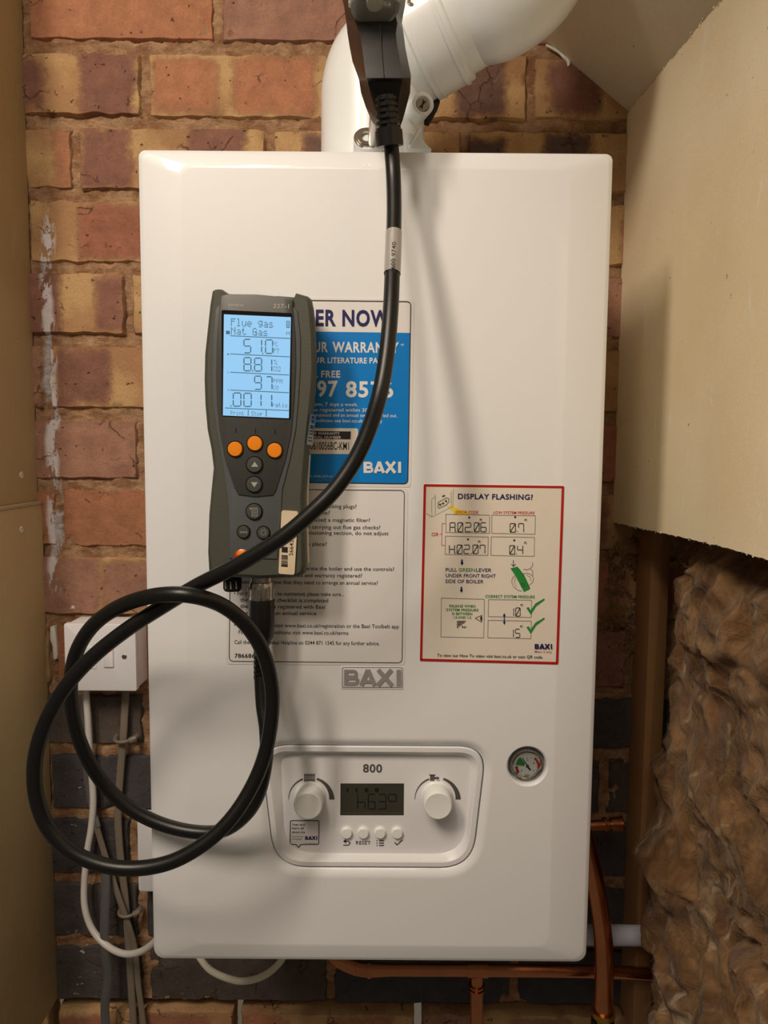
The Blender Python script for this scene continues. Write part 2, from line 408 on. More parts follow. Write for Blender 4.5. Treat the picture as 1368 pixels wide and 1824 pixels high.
def fill(mb, outer, holes, Y, m):
    """planar face with holes"""
    from mathutils.geometry import delaunay_2d_cdt
    vs, es = [], []
    for lp in [outer] + holes:
        k0 = len(vs); vs += [Vector(q) for q in lp]; es += [(k0 + i, k0 + (i + 1) % len(lp)) for i in range(len(lp))]
    rv, re, rf, *_ = delaunay_2d_cdt(vs, es, [], 1, 1e-7)
    def inside(q, lp):
        c = False
        for i in range(len(lp)):
            (x0, z0), (x1, z1) = lp[i - 1], lp[i]
            if (z0 > q[1]) != (z1 > q[1]) and q[0] < (x1 - x0) * (q[1] - z0) / (z1 - z0) + x0: c = not c
        return c
    fs = []
    for f in rf:
        cx = sum(rv[i][0] for i in f) / len(f); cz = sum(rv[i][1] for i in f) / len(f)
        if any(inside((cx, cz), h) for h in holes): continue
        A = sum(rv[f[i - 1]][0] * rv[f[i]][1] - rv[f[i]][0] * rv[f[i - 1]][1] for i in range(len(f)))
        fs.append(tuple(f) if A > 0 else tuple(f)[::-1])
    mb.add([(v[0], Y, v[1]) for v in rv], fs, m)

_txt = {}
def text_geo(s, bold):
    k = (s, bold)
    if k not in _txt:
        c = bpy.data.curves.new('t', 'FONT'); c.body = s; c.offset = 0.014 * bold; c.resolution_u = 3; c.space_character = 1.0 + 0.05 * bold
        o = bpy.data.objects.new('t', c); me = bpy.data.meshes.new_from_object(o)
        vs = [v.co.copy() for v in me.vertices]; fs = [tuple(p.vertices) for p in me.polygons]
        x0 = min(v.x for v in vs); x1 = max(v.x for v in vs)
        bpy.data.meshes.remove(me); bpy.data.objects.remove(o); bpy.data.curves.remove(c)
        _txt[k] = (vs, fs, x0, x1)
    return _txt[k]
CAPH = 1.0
_v = text_geo('H', 0)[0]; CAPH = max(v.y for v in _v)
class Ink:
    """flat print on the plane Y; coordinates are the photograph's pixels cast on to that plane"""
    def __init__(s, Y, pick=None): s.Y = Y; s.mb = MB(); s.k = 0; s.lift = 0.0
    def p(s, x, y): return P(x, y, s.Y - s.lift)
    def text(s, t, x0, x1, y0, h, m, bold=0, y1=None, up=None):
        vs, fs, a, b = text_geo(t, bold)
        if y1 is None: y1 = y0 + (x1 - x0) * 0.0095
        A, B = s.p(x0, y0), s.p(x1, y1); ex = (B - A) / (b - a)
        dx = (B - A).normalized(); uz = Vector((-dx.z, 0, dx.x)) * ((s.p(x0, y0 - h) - A).length / CAPH)
        if up is not None: uz = up
        s.mb.add([A + ex * (v.x - a) + uz * v.y for v in vs], fs, m)
    def vtext(s, t, xb, y0, y1, h, m, bold=0, slant=0.0):   # reads upwards
        vs, fs, a, b = text_geo(t, bold)
        A, B = s.p(xb, y0), s.p(xb + slant, y1); ex = (B - A) / (b - a)
        uz = (s.p(xb - h, y0) - A) / CAPH
        s.mb.add([A + ex * (v.x - a) + uz * v.y for v in vs], fs, m)
    def poly(s, pts, m):
        q = [s.p(*a) for a in pts]
        A = sum(pts[i - 1][0] * pts[i][1] - pts[i][0] * pts[i - 1][1] for i in range(len(pts)))
        if A > 0: q = q[::-1]
        s.mb.add(q, [tuple(range(len(q)))], m)
    def line(s, a, b, w, m):
        a, b = Vector(a), Vector(b); d = (b - a)
        if d.length < 1e-6: return
        n = Vector((-d.y, d.x)).normalized() * w / 2; s.poly([a + n, b + n, b - n, a - n], m)
    def path(s, pts, w, m, close=False):
        L = list(pts) + ([pts[0]] if close else [])
        for i in range(len(L) - 1): s.line(L[i], L[i + 1], w, m)
    def loop(s, pts, w, m):
        L = len(pts); n = inset(ccw(pts), w); o = ccw(pts)
        q = [s.p(*a) for a in o] + [s.p(*a) for a in n]
        s.mb.add(q, [(i, (i + 1) % L, L + (i + 1) % L, L + i) for i in range(L)], m)
    def disc(s, x, y, r, m, n=20): s.poly([(x + r * cos(2 * pi * k / n), y + r * sin(2 * pi * k / n)) for k in range(n)], m)
    def seg(s, ch, x0, y0, x1, y1, w, m, gap=0.0, slope=0.0):
        """fourteen-segment style figure inside a pixel box (y0 top)"""
        ym = (y0 + y1) / 2; g = gap
        D = {'a': ((x0 + g, y0), (x1 - g, y0)), 'b': ((x1, y0 + g), (x1, ym - g)), 'c': ((x1, ym + g), (x1, y1 - g)),
             'd': ((x0 + g, y1), (x1 - g, y1)), 'e': ((x0, ym + g), (x0, y1 - g)), 'f': ((x0, y0 + g), (x0, ym - g)),
             'g': ((x0 + g, ym), (x1 - g, ym)), '/': ((x0, y1), (x1, y0))}
        T = {'0': 'abcdef', 'Z': 'abcdef/', '1': 'bc', '2': 'abged', '3': 'abgcd', '4': 'fgbc', '5': 'afgcd', '6': 'afgedc', '7': 'abc',
             'n': 'abcf', '8': 'abcdefg', '9': 'abcdfg', 'A': 'abcefg', 'H': 'bcefg', 'h': 'efgc', 'o': 'abgf'}
        for k in T[ch]: s.line(D[k][0], D[k][1], w, m)
    def logo(s, x0, x1, y, h, m, wt=0.27):
        '''the four capitals B A X I as heavy strokes between x0 and x1 on baseline y'''
        W_ = x1 - x0; w = h * wt; L0 = s.lift; q = h; st = s.lift
        def ln(a, b, ww=w):
            s.line(a, b, ww, m); s.lift += 0.00002
        yb = lambda x: y + (x - x0) * 0.0095
        f = W_ / 3.68 / h     # horizontal fit
        def X(u): return x0 + u * W_ / 3.68
        t_ = yb(x0) - h; b = yb(x0); hw = w / 2
        ln((X(0) + hw, b), (X(0) + hw, t_)); r = h / 4
        for (c0, c1, ext) in ((t_, t_ + h / 2 + hw * .55, 0.92), (t_ + h / 2 - hw * .55, b, 1.0)):
            xo = X(ext); xm = xo - (c1 - c0) / 2 * 0.9
            ln((X(0) + hw, c0 + hw * .8), (xm, c0 + hw * .8), w * .8); ln((X(0) + hw, c1 - hw * .8), (xm, c1 - hw * .8), w * .8)
            cy = (c0 + c1) / 2; ry = (c1 - c0) / 2 - hw * .8; rx = xo - hw - xm; n = 8
            pts = [(xm + rx * sin(pi * i / n), cy - ry * cos(pi * i / n)) for i in range(n + 1)]
            for i in range(n): ln(pts[i], pts[i + 1], w * .8)
        ln((X(0.98) + hw, b), (X(1.54), t_)); ln((X(1.54), t_), (X(2.12) - hw, b)); ln((X(1.25), b - h * .24), (X(1.85), b - h * .24), w * .75)
        ln((X(2.04) + hw, b), (X(3.22) - hw, t_)); ln((X(2.07) + hw, t_), (X(3.25) - hw, b))
        ln((X(3.68) - hw, b), (X(3.68) - hw, t_)); s.lift = L0
    def build(s, name, parent, **k):
        o = s.mb.build(name, parent, smooth=0, **k); o['kind'] = 'stuff'; return o
def pxo(pts, Y): return [(q.x, q.z) for q in (P(x, y, Y) for x, y in pts)]

# ================================================================== the brick wall
wall = MB()
x0w, x1w, z0w, z1w = -0.62, 0.62, 0.72, 2.12
st = 0.0038; nx = int((x1w - x0w) / st); nz = int((z1w - z0w) / st); vs = []; fs = []
for j in range(nz + 1):
    for i in range(nx + 1):
        x = x0w + i * st; z = z0w + j * st
        d = noise.fractal(Vector((x * 55, 3.1, z * 95)), 0.5, 2.1, 5) * 0.0036 + noise.noise(Vector((x * 9, 0, z * 14))) * 0.002
        vs.append((x, YW - 0.0002 - min(max(-d, -0.0026), 0.0022), z))
for j in range(nz):
    for i in range(nx):
        a = j * (nx + 1) + i; fs.append((a, a + 1, a + nx + 2, a + nx + 1))
wall.add(vs, fs, 'mortar')
WALL = tag(wall.build('wall_back', org=(0, YW, z0w)), 'brick wall of mottled red, purple and buff bricks with crumbling sandy joints', kind='structure')
bk = MB(); box(bk, x0w, x1w, YW + 0.03, YW + 0.09, z0w, z1w, 'mortar'); bk.build('wall_core', WALL)

ORG, PUR, RED, DRK, PNK = (168, 108, 72), (136, 90, 68), (158, 98, 70), (112, 80, 62), (160, 112, 84)
BLU = (98, 74, 64)
# courses: y of the joint below each course at x = 150, joint gap, then [x_left, x_right, tone, red segments in px, z margin]
joints = [-172, -42, 86, 220, 349, 478, 606, 738, 863, 982, 1103, 1226, 1333, 1447, 1561, 1672, 1787, 1900, 2010]
rowdef = {
 2: ([-300, 47, 390, 735, 1080, 1425], {390: (PNK, None), 47: (ORG, None), 735: (RED, None)}),
 3: ([-90, 259, 606, 945, 1290], {-90: (PUR, [(-90, 78), (146, 243)]), 259: (ORG, [(276, 385), (416, 560)]), 606: (DRK, [(640, 700), (812, 900)]), 945: (PUR, [(978, 1066)])}),
 4: ([-210, 138, 480, 826, 1170], {-210: (ORG, [(98, 128)]), 138: (PUR, [(150, 236), (340, 440)]), 480: (DRK, [(540, 690), (829, 900)]), 826: (BLU, [(826, 900), (966, 1050)])}),
 5: ([-300, 48, 380, 725, 1070, 1400], {48: (RED, [(144, 380)])}),
 6: ([-115, 231, 570, 915, 1260], {-115: (PUR, [(-115, 112), (173, 226)])}),
 7: ([-260, 84, 425, 768, 1110], {84: (PUR, [(104, 196)]), 768: (PUR, [(900, 1000)])}),
 8: ([-90, 253, 595, 940, 1285], {-90: (PNK, None)}),
 9: ([-235, 108, 450, 790, 1135], {-235: (ORG, None), 108: (ORG, None)}),
 10: ([-160, 280, 620, 960, 1300], {-160: (PNK, [(-160, 178), (185, 270)])}),
 11: ([-240, 98, 440, 780, 1120], {98: (ORG, None), -240: ((172, 130, 86), None)}),
 12: ([-80, 262, 600, 940, 1280], {}),
 13: ([-250, 88, 410, 740, 1075, 1400], {}),
 14: ([-92, 240, 570, 900, 1230], {}),
 15: ([-75, 255, 590, 910, 1240], {}),
 16: ([-70, 262, 590, 915, 1240], {}),
 17: ([-220, 100, 424, 745, 1065, 1390], {}),
}
for r in range(1, len(joints)):
    yb, yt = joints[r], joints[r - 1]
    if r in rowdef: xs, info = rowdef[r]
    else: xs, info = [(-300 if r % 2 else -120) + 343 * k for k in range(7)], {}
    for i in range(len(xs) - 1):
        xa, xb = xs[i], xs[i + 1]
        za = P(150, yb, YW).z; zb = P(150, yt, YW).z; yc = (yb + yt) / 2
        X0 = P(xa, yc, YW).x + random.uniform(0.004, 0.006); X1 = P(xb, yc, YW).x - random.uniform(0.004, 0.006)
        X0 = max(X0, x0w); X1 = min(X1, x1w)
        if X1 - X0 < 0.02: continue
        jh = 0.0072 * random.uniform(0.85, 1.15)
        Z0 = za + jh; Z1 = zb - jh
        cx, cz = (X0 + X1) / 2, (Z0 + Z1) / 2; w, h = (X1 - X0) / 2, (Z1 - Z0) / 2
        n1 = max(6, int(2 * w / 0.007)); n2 = max(6, int(2 * h / 0.007))
        proud = random.uniform(-0.0012, 0.0022); sd = random.random() * 50
        us = [-w, -w + 0.002] + [-w + 0.002 + (2 * w - 0.004) * k / n1 for k in range(1, n1)] + [w - 0.002, w]
        ws = [-h, -h + 0.002] + [-h + 0.002 + (2 * h - 0.004) * k / n2 for k in range(1, n2)] + [h - 0.002, h]
        vs, fs = [], []; A, B = len(us), len(ws)
        for q in range(B):
            for p_ in range(A):
                x, z = us[p_], ws[q]
                e = (p_ in (0, A - 1)) or (q in (0, B - 1))
                nn = noise.noise(Vector((x * 22 + sd, sd, z * 22))) * 0.0012
                ch = max(0.0, noise.noise(Vector((x * 40 + sd * 3, 5, z * 40))) - 0.25) * 0.012 if min(w - abs(x), h - abs(z)) < 0.010 else 0
                ex = noise.noise(Vector((z * 60 + sd, 1, x * 8))) * 0.0028; ez = noise.noise(Vector((x * 50 + sd, 9, z * 4))) * 0.0026
                xx = x + (ex if p_ in (0, 1, A - 2, A - 1) else 0); zz = z + (ez if q in (0, 1, B - 2, B - 1) else 0)
                vs.append((cx + xx, YW - 0.0044 - proud + nn + ch + (0.0040 if e else 0), cz + zz))
        for q in range(B - 1):
            for p_ in range(A - 1):
                a = q * A + p_; fs.append((a, a + 1, a + A + 1, a + A))
        # sides, going back into the wall
        rim = [k for k in range(A)] + [q * A + A - 1 for q in range(1, B)] + [(B - 1) * A + k for k in range(A - 2, -1, -1)] + [q * A for q in range(B - 2, 0, -1)]
        k0 = len(vs)
        for k in rim: v = vs[k]; vs.append((v[0], YW + 0.028, v[2]))
        L = len(rim)
        for k in range(L): fs.append((rim[k], k0 + k, k0 + (k + 1) % L, rim[(k + 1) % L]))
        mb = MB(); mb.add(vs, fs, 'brick')
        o = mb.build('brick', WALL, org=(cx, YW, cz), smooth=50)
        tone, segs = info.get(xa, (random.choice([ORG, RED, PUR, PNK]), 'auto'))
        if 12 <= r <= 16: tone = random.choice([(80, 69, 61), (72, 64, 59), (88, 73, 61)]); segs = None
        k = random.uniform(0.84, 1.0)
        o.color = wb(*tone, k)
        if segs == 'auto':
            a = random.choice([None, [(X0 - .01, X0 + w * 0.55), (X0 + w, X0 + 1.7 * w)], [(X0 + 0.2 * w, X0 + 0.9 * w), (X0 + 1.2 * w, X1)]])
            segs = a; wx = True
        else: wx = False
        ss = []
        if segs is None: ss = [(-1.0, 1.0, 1.0)]
        else:
            for (a, b_) in segs:
                if not wx: a, b_ = P(a, yc, YW).x, P(b_, yc, YW).x
                ss.append((a - cx, b_ - cx, h - random.uniform(-0.004, 0.012)))
        while len(ss) < 3: ss.append((9.0, 9.1, 0.0))
        for q in range(3): o['seg%d' % (q + 1)] = [float(v) for v in ss[q]]

# ================================================================== boards either side, sloping ceiling
XR = PX(1117, 200, 0).x if False else P(1116, 202, YW).x      # right-hand board plane
XL = P(44, 100, YW).x                                         # left-hand board plane
A_ = P(1117, 201, YW); B_ = P(980, 85, YW)
slope = (B_.z - A_.z) / (B_.x - A_.x)
zr_near = PX(1283, 0, XR)                                     # where the slope meets the board near the camera
gy = (zr_near.z - A_.z) / (zr_near.y - A_.y)
def ceil_z(x, y): return A_.z + slope * (x - A_.x) + gy * (y - A_.y)
# right board: cut with a ragged, slightly curved lower edge
bt = []; low = []
cut = [(1103, 933), (1160, 945), (1215, 957), (1280, 972), (1330, 986), (1368, 998)]
cp = [PX(x, y, XR) for x, y in cut]; cp[0].y = YW - 0.001
YN = -0.60
cp.append(Vector((XR, YN, cp[-1].z - 0.02)))
def cutz(y):
    for a, b_ in zip(cp, cp[1:]):
        if b_.y <= y <= a.y: t = (a.y - y) / (a.y - b_.y); return a.z + (b_.z - a.z) * t
    return cp[0].z if y > cp[0].y else cp[-1].z
mb = MB(); N = 170; vs = []; fs = []
for i in range(N + 1):
    y = YW - 0.002 + (YN - YW + 0.002) * i / N
    rag = noise.fractal(Vector((y * 90, 0, 0)), 0.8, 2.0, 3) * 0.0012
    ragt = noise.fractal(Vector((y * 60, 7, 0)), 0.8, 2.0, 4) * 0.0016
    zt = ceil_z(XR, y) - 0.0015 + ragt; zb = cutz(y) + rag
    for (dx, z) in ((0.0, zb), (0.0, zb + 0.0015), (0, (zb + zt) / 2), (0.0, zt), (0.0125, zt), (0.0125, zb)):
        vs.append((XR + dx + 0.0016 * noise.noise(Vector((y * 5, z * 5, 0))) * (1 if dx == 0 else 0), y, z))
for i in range(N):
    for k in range(6):
        fs.append((i * 6 + k, (i + 1) * 6 + k, (i + 1) * 6 + (k + 1) % 6, i * 6 + (k + 1) % 6))
fs.append((0, 1, 2, 3, 4, 5)); fs.append(tuple(N * 6 + k for k in range(6))[::-1])
mb.add(vs, fs, 'board')
mb.mats.append('core')
for idx in range(N):
    mb.mi[idx * 6 + 5] = 1; mb.mi[idx * 6 + 3] = 1
RB = tag(mb.build('wall_right', org=(XR, YW, A_.z - 0.4), smooth=30), 'tan plasterboard sheet on the right, sawn off above the insulation', kind='structure')
# paper fuzz and gypsum crumbs along the cut
fz = MB()
for i in range(420):
    y = random.uniform(YN + 0.1, YW - 0.01); z = cutz(y); r = random.uniform(0.0004, 0.0016); c = Vector((XR + random.uniform(-0.0006, 0.004), y, z + random.uniform(-0.001, 0.0004)))
    a = [c + Vector((random.uniform(-r, r), random.uniform(-r, r), random.uniform(-r, r))) for _ in range(4)]
    fz.add(a, [(0, 1, 2), (0, 2, 3), (0, 3, 1), (1, 3, 2)], 'core')
for i in range(320):
    y = random.uniform(YN + 0.1, YW - 0.03); z = ceil_z(XR, y); r = random.uniform(0.0004, 0.0024); c = Vector((XR - random.uniform(0, 0.001), y, z - random.uniform(0, 0.003)))
    a = [c + Vector((random.uniform(-r, r) * .5, random.uniform(-r, r), random.uniform(-r, r))) for _ in range(4)]
    fz.add(a, [(0, 1, 2), (0, 2, 3), (0, 3, 1), (1, 3, 2)], 'board')
tag(fz.build('torn_edge', RB, smooth=0), kind='stuff')
# sloping ceiling
mb = MB(); vs = []
xa_, xb_ = A_.x + 0.0125, -0.10
for y in (YW - 0.002, YN):
    for x in (xa_, xb_):
        for d in (0, 0.0125): vs.append((x, y, ceil_z(x, y) + d))
mb.add(vs, [(0, 2, 6, 4), (1, 5, 7, 3), (0, 1, 3, 2), (4, 6, 7, 5), (0, 4, 5, 1), (2, 3, 7, 6)], 'boardceil')
CE = tag(mb.build('ceiling', org=(A_.x, YW, A_.z), smooth=0), 'brown board lining the underside of the roof slope, top right', kind='structure')
cl = MB()
pts = [P(x, y, YW - 0.006) for x, y in ((972, 80), (984, 86), (996, 94), (1004, 101), (1010, 106), (1013, 112), (1012, 118))]
tube(cl, pts, [0.0012, 0.0016, 0.0012, 0.002, 0.0022, 0.0022, 0.0012], 'caulk', 8, 5); cl.build('sealant_bead', CE, label='blob of pale sealant hanging from the joint')
# left boards
mb = MB(); zs = P(68, 893, YW).z
yl0, yl1 = YW - 0.003, 0.10
box(mb, XL - 0.012, XL, yl1, yl0, zs + 0.001, 2.12, 'boardleft', 0.0008)
LB = tag(mb.build('wall_left', org=(XL, YW, zs)), 'brown board lining the left side, in an upper and a lower sheet', kind='structure')
mb = MB(); box(mb, XL - 0.012, XL + 0.0052, yl1, yl0, 0.72, zs - 0.0035, 'boardleft', 0.0008); mb.build('lower_sheet', LB)
mb = MB(); box(mb, XL - 0.012, XL + 0.0062, yl1, yl0 - .004, zs - 0.0034, zs + 0.0008, 'boardedge', 0.0006); mb.build('edge_strip', LB, label='thin paler strip along the seam of the two sheets')
for (x, y, X) in ((37, 846, XL), (37, 943, XL + 0.0052)):
    c = PX(x, y, X); mb = MB(); n = 14; vs = []; fs = []
    prof = [(0.0028, 0), (0.0034, 0.0010), (0.0020, 0.0016), (0.0012, -0.0003)]
    for k, (r, h) in enumerate(prof):
        for q in range(n):
            a = 2 * pi * q / n; rr = r * (1 + 0.25 * noise.noise(Vector((a * 2, k, x)))) 
            vs.append((X + h, c.y + rr * 1.2 * cos(a), c.z + rr * 1.2 * sin(a)))
    for k in range(3):
        for q in range(n): fs.append((k * n + q, k * n + (q + 1) % n, (k + 1) * n + (q + 1) % n, (k + 1) * n + q))
    mb.add(vs, fs, 'core'); mb.add([vs[3 * n + q] for q in range(n)], [tuple(range(n))], 'gaskblack')
    mb.build('screw_hole', LB)

# ================================================================== boiler
bl, br_ = P(275, 1700, 0.012), P(1045, 1705, 0.012); tl_, tr_ = P(246, 270, 0.012), P(1091, 276, 0.012)
BX0, BX1 = (bl.x + tl_.x) / 2, (br_.x + tr_.x) / 2
BZ0, BZ1 = P(660, 1706, 0.012).z, P(660, 272, 0.012).z
BO = empty('boiler', ((BX0 + BX1) / 2, YW / 2, BZ0), 'large white wall-hung boiler with stickers and a control panel', 'boiler')
mb = MB()
slab(mb, rrect(BX0 + 0.003, BX1 - 0.003, BZ0 + 0.004, BZ1 - 0.003, 0.006, 4), YW - 0.003, 0.022, 'white', 0.002)
mb.build('case', BO)
# control panel opening and gauge well in the cover
PYR = 0.010
pan = ccw(rpoly(pxo([(462, 1329), (868, 1332), (842, 1550), (488, 1548)], 0.0), [0.024, 0.024, 0.034, 0.034], 10))
gc = P(939.5, 1365, 0.0); gau = circ(gc.x, gc.z, 0.0170, 40)
fo = rrect(BX0 + 0.0400, BX1 - 0.0400, BZ0 + 0.0225, BZ1 - 0.0185, 0.012, 8)
L = []
for (ix0, ix1, izb, izt, Y, r) in ((0, 0, 0, 0, 0.0215, 0.005), (0, 0, 0, 0, 0.0120, 0.005), (0.0008, 0.0008, 0.0010, 0.0008, 0.0098, 0.005), (0.0024, 0.0024, 0.003, 0.0022, 0.0052, 0.006),
                          (0.0050, 0.0050, 0.006, 0.0045, 0.0034, 0.007), (0.0065, 0.0065, 0.0075, 0.0055, 0.0029, 0.007), (0.037, 0.037, 0.0195, 0.0160, 0.0003, 0.010), (0.0385, 0.0385, 0.021, 0.017, 0.0, 0.012), (0.0400, 0.0400, 0.0225, 0.0185, 0.0, 0.012)):
    L.append((rrect(BX0 + ix0, BX1 - ix1, BZ0 + izb, BZ1 - izt, (r + 0.004 if izb < .01 else r, r + 0.004 if izb < .01 else r, r, r), 8), Y))
mb = MB(); loft(mb, L, 'white', cap1=False)
ph = inset(pan, -0.008); gh = inset(gau, -0.0022)
fill(mb, fo, [inset(ph, -0.0015), inset(gh, -0.0008)], 0.0, 'white')
loft(mb, [(inset(ph, -0.0015), 0.0), (ph, 0.0), (inset(pan, -0.006), 0.0003), (inset(pan, -0.003), 0.0016), (inset(pan, -0.0004), 0.0036), (pan, 0.012)], 'white', False, False)
loft(mb, [(inset(gh, -0.0008), 0.0), (gh, 0.0), (inset(gau, -0.0018), 0.0004), (inset(gau, -0.0006), 0.0018), (gau, 0.016)], 'white', False, False)
cov = mb.build('front_cover', BO, smooth=28)
# control panel
pi_ = inset(pan, 0.0006)
CP = MB()
floor_o = ccw(rpoly(pxo([(500, 1341), (840, 1346), (826, 1521), (508, 1519)], PYR), [0.013, 0.013, 0.030, 0.030], 10))
loft(CP, [(pi_, 0.014), (pi_, 0.0040), (inset(pi_, 0.0010), 0.0026), (inset(pi_, 0.0050), 0.0026), (inset(pi_, 0.0062), 0.0034), (inset(floor_o, -0.001), PYR - 0.001), (floor_o, PYR)], 'plastic', False, True)
cpan = CP.build('control_panel', BO, smooth=28)
def knob(x, y):
    c = P(x, y, PYR); mb = MB()
    lathe(mb, c.x, c.z, [(0.0142, PYR), (0.0142, PYR - 0.002), (0.0132, PYR - 0.003), (0.0132, PYR - 0.018), (0.0128, PYR - 0.0195), (0.0118, PYR - 0.0205), (0.010, PYR - 0.0203), (0.004, PYR - 0.0200), (0.0001, PYR - 0.0200)], 'knob', 48)
    mb.build('knob', cpan)
knob(552.5, 1417); knob(777.5, 1417)
for x in (617.5, 647, 677, 707.5):
    c = P(x, 1482, PYR); mb = MB()
    lathe(mb, c.x, c.z, [(0.0056, PYR), (0.0056, PYR - 0.0004), (0.0050, PYR - 0.0005), (0.0050, PYR - 0.0028), (0.0045, PYR - 0.0033), (0.0001, PYR - 0.0034)], 'knob', 28)
    mb.build('button', cpan)
k = Ink(PYR - 0.0003)
k.poly([(606.5, 1395.5), (719.5, 1395.5), (719, 1452), (606, 1452)], 'lcddark')
k.mb.build('display', cpan, smooth=0, label='dark unlit display reading h63 degrees')
k = Ink(PYR - 0.0006)
k.path([(637, 1414), (637, 1440)], 1.7, 'lcddark2'); k.path([(637, 1429), (650, 1429), (650, 1441)], 1.7, 'lcddark2')
k.seg('6', 656, 1415, 668, 1441, 1.8, 'lcddark2', 0.6); k.seg('3', 674, 1415, 687, 1441, 1.8, 'lcddark2', 0.6)
k.seg('o', 692, 1415, 706, 1440, 1.8, 'lcddark2', 0.6)
for x, w in ((619, 3), (635, 3), (653, 6), (671, 7)): k.poly([(x - w / 2, 1404), (x + w / 2, 1404), (x + w / 2, 1411), (x - w / 2, 1411)], 'lcddark2')
k.line((607, 1448), (719, 1448), 1.2, 'inkgrey')
k.build('display_figures', cpan)
k = Ink(PYR - 0.0003)
k.text('800', 646.5, 680.5, 1375.5, 14, 'inkgrey', 1.6)
k.text('RESET', 634, 660, 1504, 6, 'inkgrey', 1.2)
for cx in (552.5, 777.5):
    cy = 1424
    for a0, a1, w0, w1 in ((180, 110, 0.8, 3.0), (72, 0, 3.5, 9.5)):
        n = 14; R0 = 38.5
        o_ = [(cx + R0 * cos(radians(a0 + (a1 - a0) * q / n)), cy - R0 * sin(radians(a0 + (a1 - a0) * q / n))) for q in range(n + 1)]
        out = []
        for q in range(n + 1):
            a = radians(a0 + (a1 - a0) * q / n); w_ = w0 + (w1 - w0) * q / n
            out.append(((cx + (R0 + w_ / 2) * cos(a), cy - (R0 + w_ / 2) * sin(a)), (cx + (R0 - w_ / 2) * cos(a), cy - (R0 - w_ / 2) * sin(a))))
        for q in range(n): k.poly([out[q][0], out[q + 1][0], out[q + 1][1], out[q][1]], 'inkgrey')
for q in range(8): k.line((542.5 + q * 2.5, 1378), (542.3 + q * 2.5, 1392.5), 1.4, 'inkgrey')
k.line((541.5, 1381), (561, 1381), 1.0, 'inkgrey'); k.line((541.5, 1389.5), (561, 1389.5), 1.0, 'inkgrey')
k.poly([(766, 1380), (774, 1380), (774, 1391), (766, 1391)], 'inkgrey'); k.poly([(774, 1384), (782, 1384), (782, 1388), (774, 1388)], 'inkgrey'); k.line((764, 1380.5), (776, 1380.5), 1.5, 'inkgrey')
for q in range(3): k.line((778 + q * 2, 1389), (779 + q * 2.2, 1393), 0.9, 'inkgrey')
k.path([(612.5, 1498.5), (620.5, 1498.5), (624, 1501.5), (620.5, 1505.5), (611.5, 1505.5)], 1.8, 'inkgrey'); k.poly([(611, 1498.5), (616.5, 1494.5), (616.5, 1502.5)], 'inkgrey')
for q in range(3): k.line((675, 1497.5 + q * 4.2), (684, 1497.5 + q * 4.2), 2.0, 'inkgrey'); k.disc(671.5, 1497.5 + q * 4.2, 1.1, 'inkgrey', 10)
k.path([(703, 1500.5), (707, 1505), (717, 1496)], 2.0, 'inkgrey')
k.build('lettering', cpan)
k = Ink(PYR - 0.0002)
bub = rpoly([(516.5, 1461), (569, 1461), (568.5, 1505), (536, 1505), (532, 1511), (527, 1505), (516, 1505)], [4, 4, 4, 1, 1, 1, 4], 4)
k.poly([(514, 1459), (571, 1460), (571, 1513), (566, 1515), (514, 1512)], 'paper'); k.lift = 0.0002
k.loop(bub, 1.5, 'ink')
k.text('Scan and', 520.5, 543, 1470.5, 4, 'ink', 1); k.text('learn all', 520, 541, 1477, 4, 'ink', 1); k.text('about me', 520, 543, 1484, 4, 'ink', 1)
k.text('Scan for tips', 520, 540, 1491, 2.6, 'inkgrey'); k.text('and guides', 520, 538, 1495.5, 2.6, 'inkgrey')
k.logo(543.5, 565, 1496, 6.5, 'navy')
k.text('Your digital guide', 542, 564, 1502.5, 2.0, 'inkgrey')
k.build('round_cornered_sticker', cpan, label='small speech-bubble sticker below the left knob')
# gauge
G = MB(); c = P(939.5, 1365, 0.004)
lathe(G, gc.x, gc.z, [(0.0168, 0.0158), (0.0165, 0.012), (0.0150, 0.0110), (0.0150, 0.0045), (0.0144, 0.0032), (0.0134, 0.0030), (0.0126, 0.0040), (0.0124, 0.0085)], 'chrome', 44)
gau_o = G.build('pressure_gauge', BO, label='round chrome-rimmed pressure gauge')
k = Ink(0.0078)
ctr = P(939.5, 1365, 0.0); ux = P(940.5, 1365, 0.0).x - ctr.x
def gp(a, r): return (939.5 + r * cos(radians(a)), 1365.5 - r * sin(radians(a)))
k.disc(939.5, 1365.5, 25.5, 'dial', 36); k.lift = 0.0003
def arcp(a0, a1, r0, r1, m):
    n = 12
    for q in range(n):
        a = a0 + (a1 - a0) * q / n; b_ = a0 + (a1 - a0) * (q + 1) / n; k.poly([gp(a, r0), gp(b_, r0), gp(b_, r1), gp(a, r1)], m)
arcp(215, 178, 17, 21.5, 'red'); arcp(172, 128, 6, 21, 'green'); arcp(50, -45, 18, 21.5, 'red')
for q in range(13): a = 225 - q * 22.5; k.line(gp(a, 15.5), gp(a, 18), 0.6, 'ink')
for s_, a in (('0', 215), ('1', 155), ('2', 92), ('3', 30), ('4', -35)):
    x, y = gp(a, 12.5); k.text(s_, x - 1.5, x + 1.5, y + 2, 4, 'ink')
k.text('bar', 934.5, 943.5, 1382, 5, 'ink')
k.build('dial', gau_o)
k = Ink(0.0066); k.line((943, 1369), (930, 1350), 1.6, 'ink'); k.line((939.5, 1365), (945, 1372), 3.0, 'ink'); k.disc(939.5, 1365, 3, 'inkgrey')
k.build('needle', gau_o)
G = MB(); lathe(G, gc.x, gc.z, [(0.0124, 0.0052), (0.0122, 0.0046), (0.0001, 0.0044)], 'glass', 36); G.build('glass', gau_o)
